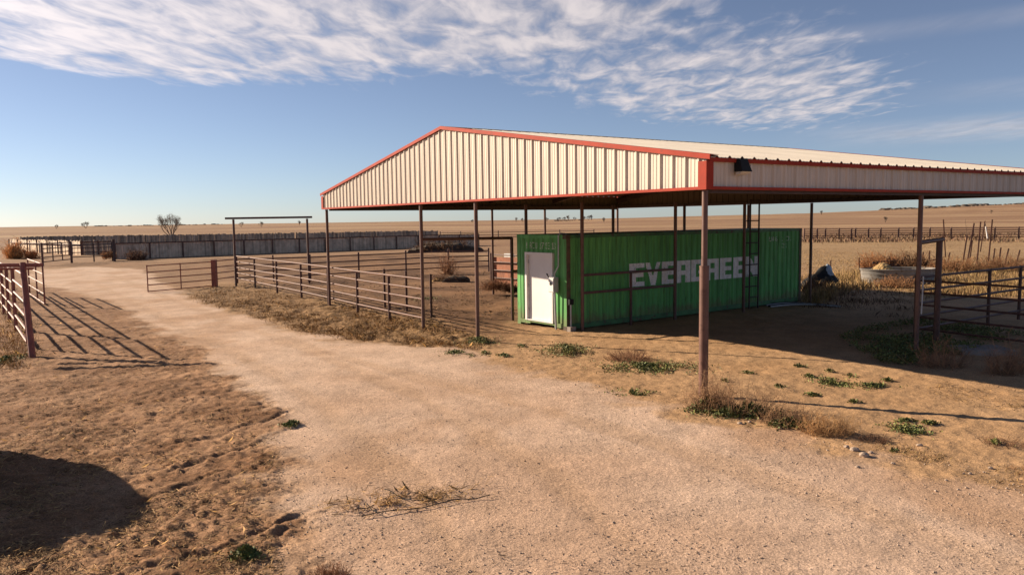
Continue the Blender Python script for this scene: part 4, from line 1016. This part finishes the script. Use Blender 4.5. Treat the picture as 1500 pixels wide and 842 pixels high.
def straw(name, x_, y_, L0, L1, wd, m, r_, lift=.02, tilt=.25, tv=(.6, 1.5), col=(1, 1, 1)):
    n = len(x_); a = r_.uniform(0, 6.283, n); L_ = r_.uniform(L0, L1, n); z_ = gz(x_, y_) + r_.uniform(0, lift, n)
    P = np.stack([x_, y_, z_], 1); d = np.stack([np.cos(a), np.sin(a), r_.normal(0, tilt, n)], 1) * L_[:, None] * .5
    s = np.stack([-np.sin(a), np.cos(a), r_.normal(0, .6, n)], 1) * (wd * r_.uniform(.5, 1.3, n))[:, None]
    b = np.stack([-np.sin(a), np.cos(a), 0 * a], 1) * (L_ * r_.normal(0, .10, n))[:, None]
    V_ = np.stack([P - d - s, P - d + s, P + b + s, P + d, P + b - s], 1); V_[:, :, 2] = np.maximum(V_[:, :, 2], (z_ - .012)[:, None])
    V_ = V_.reshape(-1, 3); F_ = np.arange(5 * n).reshape(n, 5); g_ = r_.uniform(*tv, n); T_ = np.repeat(np.stack([g_ * col[0], g_ * col[1], g_ * col[2]], 1), 5, 0)
    return np_mesh(name, V_, F_, m, T_)
def blades(name, x_, y_, h0, h1, wd, m, r_, tv=(.6, 1.4), lean=.5, per=1, sp=.1, colv=None):
    if per > 1:
        x_ = np.repeat(x_, per) + r_.normal(0, sp, len(x_) * per); y_ = np.repeat(y_, per) + r_.normal(0, sp, len(y_) * per)
    n = len(x_); a = r_.uniform(0, 6.283, n); h = r_.uniform(h0, h1, n); ln = r_.uniform(0, lean, n) * h; b = r_.uniform(0, 6.283, n)
    P = np.stack([x_, y_, gz(x_, y_) - .02], 1); s = np.stack([np.cos(a), np.sin(a), 0 * a], 1) * (wd * r_.uniform(.6, 1.3, n))[:, None]
    top = P + np.stack([np.cos(b) * ln, np.sin(b) * ln, h], 1); mid = P + np.stack([np.cos(b) * ln * .3, np.sin(b) * ln * .3, h * .55], 1)
    V_ = np.stack([P - s, P + s, mid + s * .7, top, mid - s * .7], 1).reshape(-1, 3); F_ = np.arange(5 * n).reshape(n, 5)
    g_ = r_.uniform(*tv, n); c_ = np.stack([g_, g_ * r_.uniform(.88, 1.04, n), g_ * r_.uniform(.75, 1.1, n)], 1)
    if colv is not None: c_ = c_ * colv(x_, y_)
    return np_mesh(name, V_, F_, m, np.repeat(c_, 5, 0))
R1 = np.random.default_rng(101)
LEFT_PX = [(0, 440), (120, 436), (232, 478), (300, 512), (365, 560), (400, 600), (408, 640), (415, 690), (395, 770), (420, 850), (-60, 900)]
clump = lambda x_, y_: sst(fbm(x_ * 1.2, y_ * 1.2, 4, 66), .36, .62) * .9 + .1
x_, y_ = scatter(LEFT_PX, 24000, R1, clump)
tag(straw('straw_litter', x_, y_, .03, .13, .0026, GRASS, R1, .03, .35, (.45, 1.3), (1, .88, .76)), 'pale broken straw littered over the raked brown dirt at left', 'straw', None, 'stuff')
x_, y_ = scatter(LEFT_PX, 5000, R1, clump)
tag(straw('dark_litter', x_, y_, .02, .09, .004, BRUSH, R1, .02, .2, (.5, 1.3), (1.1, .9, .7)), 'dark crumbs of dung and stalk over the raked dirt at left', 'litter', None, 'stuff')
VERGE_PX = [(275, 438), (300, 420), (352, 414), (480, 444), (600, 470), (640, 478), (735, 500), (690, 513), (640, 508), (545, 503), (455, 489), (395, 471), (335, 454)]
x_, y_ = scatter(VERGE_PX, 5200, R1, lambda x_, y_: sst(fbm(x_ * .9, y_ * .9, 4, 67), .38, .60))
tag(blades('dry_verge_grass', x_, y_, .03, .16, .006, GRASS, R1, (.25, .85), 1.6, 4, .18, lambda x_, y_: np.array([1., .84, .66])[None] * (.6 + .8 * fbm(x_ * 1.5, y_ * 1.5, 3, 97))[:, None]), 'matted dry grass along the foot of the drive fence', 'grass', None, 'stuff')
x_, y_ = scatter(VERGE_PX, 9000, R1, lambda x_, y_: sst(fbm(x_ * 1.1, y_ * 1.1, 4, 94), .36, .60))
tag(straw('verge_straw', x_, y_, .04, .16, .0045, GRASS, R1, .06, .5, (.25, .85), (1, .84, .66)), 'flattened straw strewn along the drive fence', 'straw', None, 'stuff')
ROAD_PX = [(262, 432), (455, 492), (640, 512), (1000, 610), (1500, 726), (1500, 842), (400, 842), (410, 690), (400, 600), (300, 514)]
x_, y_ = scatter(ROAD_PX, 1300, R1, lambda x_, y_: sst(fbm(x_ * .5, y_ * .5, 4, 68), .48, .68))
tag(straw('drive_litter', x_, y_, .015, .07, .0035, BRUSH, R1, .008, .2, (.9, 2.8), (1.1, .95, .8)), 'small twigs and crumbs scattered on the drive', 'litter', None, 'stuff')
x_, y_ = scatter([(352, 416), (640, 478), (740, 500), (757, 470), (757, 404), (700, 392), (500, 392)], 5000, R1, lambda x_, y_: sst(fbm(x_ * .6, y_ * .6, 4, 98), .40, .60))
tag(straw('corral_litter', x_, y_, .05, .22, .010, BRUSH, R1, .03, .4, (.6, 2.2), (1.1, .88, .62)), 'trampled dung and straw over the corral floor', 'litter', None, 'stuff')
# pebbles: little octahedra
def pebbles(name, x_, y_, s0, s1, m, r_, label):
    n = len(x_); s = s0 * (s1 / s0) ** (r_.uniform(0, 1, n) ** 2.2); z_ = gz(x_, y_) + s * .25
    C_ = np.stack([x_, y_, z_], 1); D_ = np.array([[1, 0, 0], [0, 1, 0], [-1, 0, 0], [0, -1, 0], [0, 0, .75], [0, 0, -.6]])
    V_ = (C_[:, None, :] + D_[None] * s[:, None, None] * r_.uniform(.6, 1.2, (n, 6, 1)) + r_.normal(0, .12, (n, 6, 3)) * s[:, None, None]).reshape(-1, 3)
    f_ = np.array([[0, 1, 4], [1, 2, 4], [2, 3, 4], [3, 0, 4], [1, 0, 5], [2, 1, 5], [3, 2, 5], [0, 3, 5]])
    F_ = (np.arange(n)[:, None, None] * 6 + f_[None]).reshape(-1, 3)
    o = np_mesh(name, V_, F_, m); tag(o, label, 'gravel', None, 'stuff')
x_, y_ = scatter(ROAD_PX, 9000, R1, lambda x_, y_: .25 + .75 * sst(fbm(x_ * .6, y_ * .6, 3, 69), .45, .65)); pebbles('gravel', x_, y_, .005, .016, STONE, R1, 'fine gravel on the drive')
x_, y_ = scatter([(760, 520), (900, 575), (1000, 600), (1180, 640), (1300, 655), (1500, 700), (1500, 742), (1280, 705), (1080, 650), (900, 600), (740, 540)], 2400, R1, lambda x_, y_: sst(fbm(x_ * .8, y_ * .8, 4, 70), .36, .6)); pebbles('edge_gravel', x_, y_, .006, .024, STONE, R1, 'coarser gravel along the right edge of the drive')
# golden field on the right
FIELD_PX = [(1178, 354), (1500, 354), (1540, 430), (1340, 436), (1300, 424), (1235, 422), (1185, 446)]
tone = lambda x_, y_: (.62 + .75 * fbm(x_ * .11, y_ * .06, 4, 81))[:, None] * np.array([1., .96, .88])[None]
x_, y_ = scatter(FIELD_PX, 11000, R1, lambda x_, y_: sst(fbm(x_ * .12, y_ * .07, 4, 82), .30, .56) * .9 + .1)
tag(blades('field_grass', x_, y_, .02, .085, .022, GRASS, R1, (.5, .95), 1.6, 4, .45, tone), 'dry golden grass of the field right of the container', 'grass', None, 'stuff')
x_, y_ = scatter([(1180, 408), (1260, 398), (1275, 424), (1300, 424), (1235, 426), (1185, 450)], 1600, R1)
tag(blades('edge_weeds', x_, y_, .08, .45, .012, GRASS, R1, (.35, 1.), .8, 3, .25), 'taller dry weeds at the edge of the shade beyond the container', 'weeds', None, 'stuff')
x_, y_ = scatter([(1370, 392), (1500, 390), (1540, 436), (1360, 432)], 1800, R1)
tag(blades('pen_weeds', x_, y_, .10, .40, .011, GRASS, R1, (.35, .9), .8, 3, .25), 'dry grey-brown weeds behind the right pen rails', 'weeds', None, 'stuff')
x_, y_ = scatter([(1185, 425), (1300, 420), (1335, 440), (1330, 468), (1250, 452), (1180, 450)], 1300, R1, lambda x_, y_: sst(fbm(x_ * .6, y_ * .6, 4, 92), .36, .58))
tag(blades('shade_weeds', x_, y_, .04, .24, .010, TWIG, R1, (.3, .8), 1.2, 3, .25), 'low weeds in the shade at the back edge of the shed', 'weeds', None, 'stuff')
x_, y_ = scatter([(1178, 345), (1500, 343), (1500, 355), (1178, 356)], 2600, R1, lambda x_, y_: sst(fbm(x_ * .12, y_ * .12, 4, 95), .40, .58))
tag(blades('fence_weeds', x_, y_, .10, .55, .05, TWIG, R1, (.4, 1.0), 1.2, 3, .9), 'reddish dead weeds grown up along the far corral fence', 'weeds', None, 'stuff')
x_, y_ = scatter([(0, 400), (10, 395), (40, 470), (44, 500), (20, 545), (0, 540)], 700, R1)
tag(blades('fence_grass', x_, y_, .04, .20, .006, GRASS, R1, (.6, 1.2), 1.2, 4, .18), 'yellow dry grass under the left edge fence', 'grass', None, 'stuff')
x_, y_ = scatter([(1380, 560), (1500, 560), (1500, 605), (1400, 596), (1330, 578)], 1500, R1, clump)
tag(straw('yard_straw', x_, y_, .03, .14, .003, GRASS, R1, .03, .4, (.3, .8), (1, .86, .7)), 'thin brown straw on the sand below the pen', 'straw', None, 'stuff')
x_, y_ = scatter([(1280, 655), (1370, 690), (1440, 705), (1500, 715), (1500, 690), (1420, 680), (1330, 655)], 1000, R1, lambda x_, y_: sst(fbm(x_ * 1.5, y_ * 1.5, 4, 93), .45, .6))
tag(blades('edge_grass', x_, y_, .015, .07, .004, GRASS, R1, (.45, 1.05), 1.8, 3, .10), 'thin yellow grass along the right edge of the drive', 'grass', None, 'stuff')

# green weeds: the larger patches one by one, the rest as one scatter
PATCH = [(700, 503, 26, 7, 700, .16, 'dark green weed clump at the foot of the front shed post'), (828, 516, 34, 10, 1500, .22, 'green leafy weed clump on the bare dirt before the container door'),
         (952, 540, 62, 9, 2200, .11, 'long low strip of green weeds left of the near shed post'), (927, 577, 23, 5, 600, .07, 'small flat green weed mat alone on the gravel left of the near post'),
         (1218, 561, 24, 7, 700, .08, 'low green weed patch right of the near post, left of its neighbour'), (1276, 566, 26, 4, 450, .06, 'low green weed strip right of the near post, nearest the shade'),
         (1330, 630, 24, 9, 600, .06, 'dark green weed patch just below the long post shadow'), (362, 815, 17, 8, 500, .10, 'bright green tuft on the brown dirt near the bottom of the picture'),
         (427, 623, 13, 4, 250, .06, 'tiny dark green tuft at the left edge of the drive'), (8, 530, 16, 10, 900, .14, 'bright green grass patch under the left end post'),
         (620, 438, 26, 4, 500, .08, 'green weed strip on the corral floor behind the drive fence'), (664, 518, 17, 4, 300, .06, 'low green weeds left of the front post at the edge of the drive')]
for i, (px_, py_, wx_, wy_, n_, h_, lab) in enumerate(PATCH):
    c_ = at(px_, py_); r_ = np.random.default_rng(200 + i); sx = hpx(c_, wx_ * 1.35); sy = abs((at(px_, py_ - wy_) - at(px_, py_ + wy_)).y) / 2 * 1.15
    P = weed_pts(c_, sx, sy, int(n_ * 2.4), h_ * .8, r_); o = leaves('weed_patch', P, .042, LEAF, 300 + i, None, .8, (.55, 1.6)); o.data.transform(Matrix.Translation(-Vector((c_.x, c_.y, 0)))); o.location = (c_.x, c_.y, 0)
    tag(o, lab, 'weeds')
r_ = np.random.default_rng(250); Ps = []
for px_, py_, wx_, wy_, n_ in ((690, 522, 8, 3, 90), (710, 519, 10, 4, 140), (738, 523, 13, 3, 160), (764, 508, 10, 3, 90), (1185, 552, 9, 3, 90), (1245, 551, 10, 3, 110), (1190, 579, 14, 3, 150), (1170, 538, 12, 2, 90), (1325, 617, 16, 3, 140),
                             (1362, 620, 14, 3, 120), (1300, 558, 10, 2, 80), (1460, 650, 18, 4, 150), (1095, 548, 12, 3, 90), (1064, 560, 10, 3, 100), (1310, 662, 14, 3, 120), (1215, 545, 10, 2, 60), (1140, 567, 12, 3, 100), (1250, 590, 12, 2, 60)):
    c_ = at(px_, py_); Ps.append(weed_pts(c_, hpx(c_, wx_), abs((at(px_, py_ - wy_) - at(px_, py_ + wy_)).y) / 2, n_ * 2, .05, r_))
tag(leaves('ground_weeds', np.concatenate(Ps), .045, LEAF, 260, None, .7), 'sparse green weed tufts dotted over the sandy yard', 'weeds', None, 'stuff')
sw_pts = []
x_, y_ = scatter([(1228, 498), (1255, 485), (1305, 476), (1345, 468), (1420, 478), (1500, 490), (1500, 500), (1340, 536), (1300, 534), (1265, 520)], 15000, r_, lambda x_, y_: sst(fbm(x_ * 1.4, y_ * 1.4, 3, 91), .36, .5))
tag(leaves('shaded_weeds', np.stack([x_, y_, gz(x_, y_) + r_.uniform(0, .13, len(x_))], 1), .065, LEAF, 261, None, .7), 'mat of dark green weeds in the shade by the right shed post', 'weeds', None, 'stuff')

# dry bushes, one by one
def bush(px_, py_, wpx, hpx_, n, lab, seed, tintc=(1, 1, 1), width=.006, ball=False, leafn=0, name='dry_bush', m=TWIG, dep=.8, cat='bush'):
    c_ = at(px_, py_); c_ = Vector((c_.x, c_.y, float(gz(c_.x, c_.y)))); sx = hpx(c_, wpx); h = hpx(c_, hpx_)
    o = twigs(name, c_, sx, sx * dep, h, n, m, seed, lab, cat, width, ball, 0, tintc)
    if leafn:
        r_ = np.random.default_rng(seed); P = weed_pts(c_, sx * 1.05, sx * dep * .8, int(leafn * 1.15), h * .34, r_); P[:, 1] -= sx * .22; lf = leaves('green_leaves', P - np.array(c_), .06, LEAF, seed, None, .8); lf.parent = o
    return o
bush(1086, 605, 60, 50, 230, 'tall twiggy brown bush with green leaves at the foot of the near shed post', 501, (1.15, 1.08, .95), .0036, leafn=2600, dep=.55)
bush(1036, 601, 32, 60, 210, 'twiggy brown bush hiding the foot of the near shed post', 531, (1.2, 1.12, .98), .0038, leafn=900, dep=.5)
bush(1150, 622, 42, 34, 230, 'low grey-brown bush right of the tall twiggy one by the near post', 502, (1.1, 1.05, .9), .0040, leafn=900, dep=.6)
bush(1215, 636, 44, 32, 300, 'straw-coloured dry bush at the right end of the bush row by the near post', 503, (1.5, 1.4, 1.0), .0040, dep=.6)
bush(1280, 645, 26, 12, 120, 'flat grey weed tangle beyond the dry bush row', 504, (.6, .5, .45), .0045)
bush(920, 528, 34, 18, 260, 'low reddish-brown dead weed mound left of the near shed post', 505, (.75, .58, .5), .005)
bush(728, 432, 30, 24, 320, 'brown tumbleweed lying before the orange board panel', 506, (.8, .62, .5), .010, True, name='tumbleweed')
bush(752, 432, 16, 16, 200, 'dark tumbleweed wedged against the container corner', 516, (.35, .27, .22), .012, True, name='tumbleweed')
bush(657, 402, 10, 32, 110, 'tall orange-brown weed standing behind the drive fence in the corral', 507, (1.0, .75, .55), .012)
def heap(px_, py_, wpx, hpx_, lab, seed, m=DARKBRUSH, n=120, tc_=(.5, .4, .33), wd=.012, name='brush_heap'):
    c_ = g3(at(px_, py_)); t_ = thing(name, c_, lab, 'brush heap'); sx = hpx(c_, wpx); h = hpx(c_, hpx_)
    lump('heap', c_, sx, sx * .5, h * .8, m, seed, t_, peak=.8, rough=.5)
    tw_ = twigs('twigs', c_ + Z * .0, sx * .95, sx * .5, h * 1.05, n, TWIG, seed, None, None, wd, False, 0, tc_); tw_.parent = t_; tw_.location = (0, 0, 0)
heap(668, 413, 20, 11, 'dark heap of brush on the corral floor', 508)
heap(645, 412, 13, 10, 'pale straggly brush beside the dark heap in the corral', 518, HAY, 140, (1.0, .9, .8), .014)
bush(22, 379, 7, 23, 380, 'orange dry bush against the left end of the sunlit boards', 509, (2.1, 1.65, .95), .032)
bush(45, 379, 9, 14, 120, 'small orange weed right of the orange bush by the sunlit boards', 519, (1.9, 1.2, .65), .04)
bush(160, 382, 14, 14, 200, 'pale tumbleweed caught by the dark corner post', 510, (1.25, 1.05, .8), .03, True, name='tumbleweed')
bush(200, 381, 16, 16, 140, 'dark brown weed at the foot of the long board windbreak', 511, (.5, .38, .32), .03)
heap(648, 369, 46, 17, 'broad dark brush pile at the right end of the long board windbreak', 512, DARKBRUSH, 420, (.42, .33, .26), .04)
bush(1312, 420, 34, 16, 300, 'tan weeds grown up against the front of the round tank', 532, (1.05, .85, .62), .013)
bush(1290, 392, 32, 22, 320, 'big orange-brown weed thicket behind the round tank', 513, (1.15, .85, .55), .018)
bush(1335, 393, 26, 26, 260, 'grey-brown weed thicket around the scrap metal pile', 514, (.7, .58, .45), .018)
bush(1400, 398, 40, 22, 380, 'dry weeds at the foot of the T-post cluster', 515, (.95, .75, .52), .016)
bush(1470, 396, 34, 22, 320, 'dry weeds at the foot of the short T-posts', 525, (.85, .68, .5), .016)
bush(1192, 428, 16, 20, 200, 'brownish weed clump at the end of the container', 526, (.5, .42, .34), .012)
bush(1380, 538, 42, 40, 150, 'pale dead weed stalks in the shade left of the concrete slab', 520, (1.1, .95, .85), .006, dep=.5)
bush(1475, 548, 40, 44, 170, 'pale dead weed stalks in the shade right of the concrete slab', 521, (1.1, .95, .85), .006, dep=.5)
bush(1468, 650, 36, 14, 160, 'grey dry weed on the sand at the right edge of the picture', 522, (.7, .6, .5), .004)
bush(484, 846, 26, 26, 220, 'reddish dry tuft cut by the bottom edge of the picture', 523, (.75, .5, .36), .003)
bush(1500, 690, 30, 8, 120, 'flat yellow dry tuft at the right edge of the drive', 524, (1.3, 1.05, .7), .003)
# brush lying on the drive
bh = at(588, 732); bh = Vector((bh.x, bh.y, float(gz(bh.x, bh.y)))); hb_ = thing('brush_heap', bh, 'flattened pile of dry straw and sticks lying on the drive', 'brush heap')
r_ = np.random.default_rng(530)
x_ = bh.x + r_.normal(0, .42, 1500); y_ = bh.y + r_.normal(0, .19, 1500) + (x_ - bh.x) * .25; k_ = fbm(x_ * 4, y_ * 4, 3, 96) > .34; x_, y_ = x_[k_], y_[k_]
so_ = straw('straw', x_, y_, .04, .20, .0026, GRASS, r_, .05, .4, (.4, 1.3), (1, .84, .64)); so_.parent = hb_; so_.data.transform(Matrix.Translation(-bh)); so_['kind'] = 'stuff'
for (a2, b2) in (((563, 720), (604, 737)), ((520, 750), (548, 745)), ((536, 742), (552, 755)), ((530, 760), (660, 738)), ((655, 737), (718, 730)), ((604, 737), (640, 735))):
    p, q = at(*a2), at(*b2); n_ = 6; pts_ = [Vector((*(p.lerp(q, i / n_))[:2], 0)) for i in range(n_ + 1)]
    pts_ = [Vector((v.x, v.y, float(gz(v.x, v.y)) + .03 + .012 * math.sin(i * 1.3))) for i, v in enumerate(pts_)]
    MB().path(pts_, .006, 5).build('stick', TWIG, hb_)
# stones by the edge of the drive
SHAPE = [(1252, 660, 11), (1266, 669, 12), (1240, 656, 7), (1276, 664, 6), (1256, 685, 6), (1347, 654, 8), (1451, 686, 6), (1421, 694, 5), (1084, 622, 7), (1098, 619, 5), (1308, 681, 5), (1386, 704, 4)]
LABS = ['pale stone, left one of the pair at the edge of the drive', 'largest pale stone at the right edge of the drive with a dark shadow', 'small pale stone left of the stone pair', 'small pale stone right of the stone pair', 'small stone below the stone pair',
        'rounded pale stone alone on the sand right of the bush row', 'small white stone near the right edge of the picture', 'white stone left of the one near the right edge', 'pale stone under the green leaves of the tall bush', 'small stone right of the one under the bush leaves',
        'small pale stone on the gravel below the yellow edge grass', 'tiny pale stone at the gravel edge, lower right']
for i, (px_, py_, w_) in enumerate(SHAPE):
    c_ = at(px_, py_); c_ = Vector((c_.x, c_.y, float(gz(c_.x, c_.y)))); s_ = hpx(c_, w_) * .5
    bm = bmesh.new(); bmesh.ops.create_icosphere(bm, subdivisions=2, radius=1); r2 = random.Random(600 + i)
    ox = r2.uniform(0, 50)
    for v in bm.verts:
        k_ = .75 + .5 * float(fbm(np.array(v.co.x * 1.3 + ox), np.array(v.co.y * 1.3 + v.co.z * 1.7), 2, i)); v.co = Vector((v.co.x * s_ * k_ * 1.2, v.co.y * s_ * k_, v.co.z * s_ * k_ * .75 + s_ * .3))
    me = bpy.data.meshes.new('stone'); bm.to_mesh(me); bm.free(); me.materials.append(STONE)
    o = bpy.data.objects.new('stone', me); ROOT.objects.link(o); o.location = c_; tag(o, LABS[i], 'stone', 'stones along the drive edge')
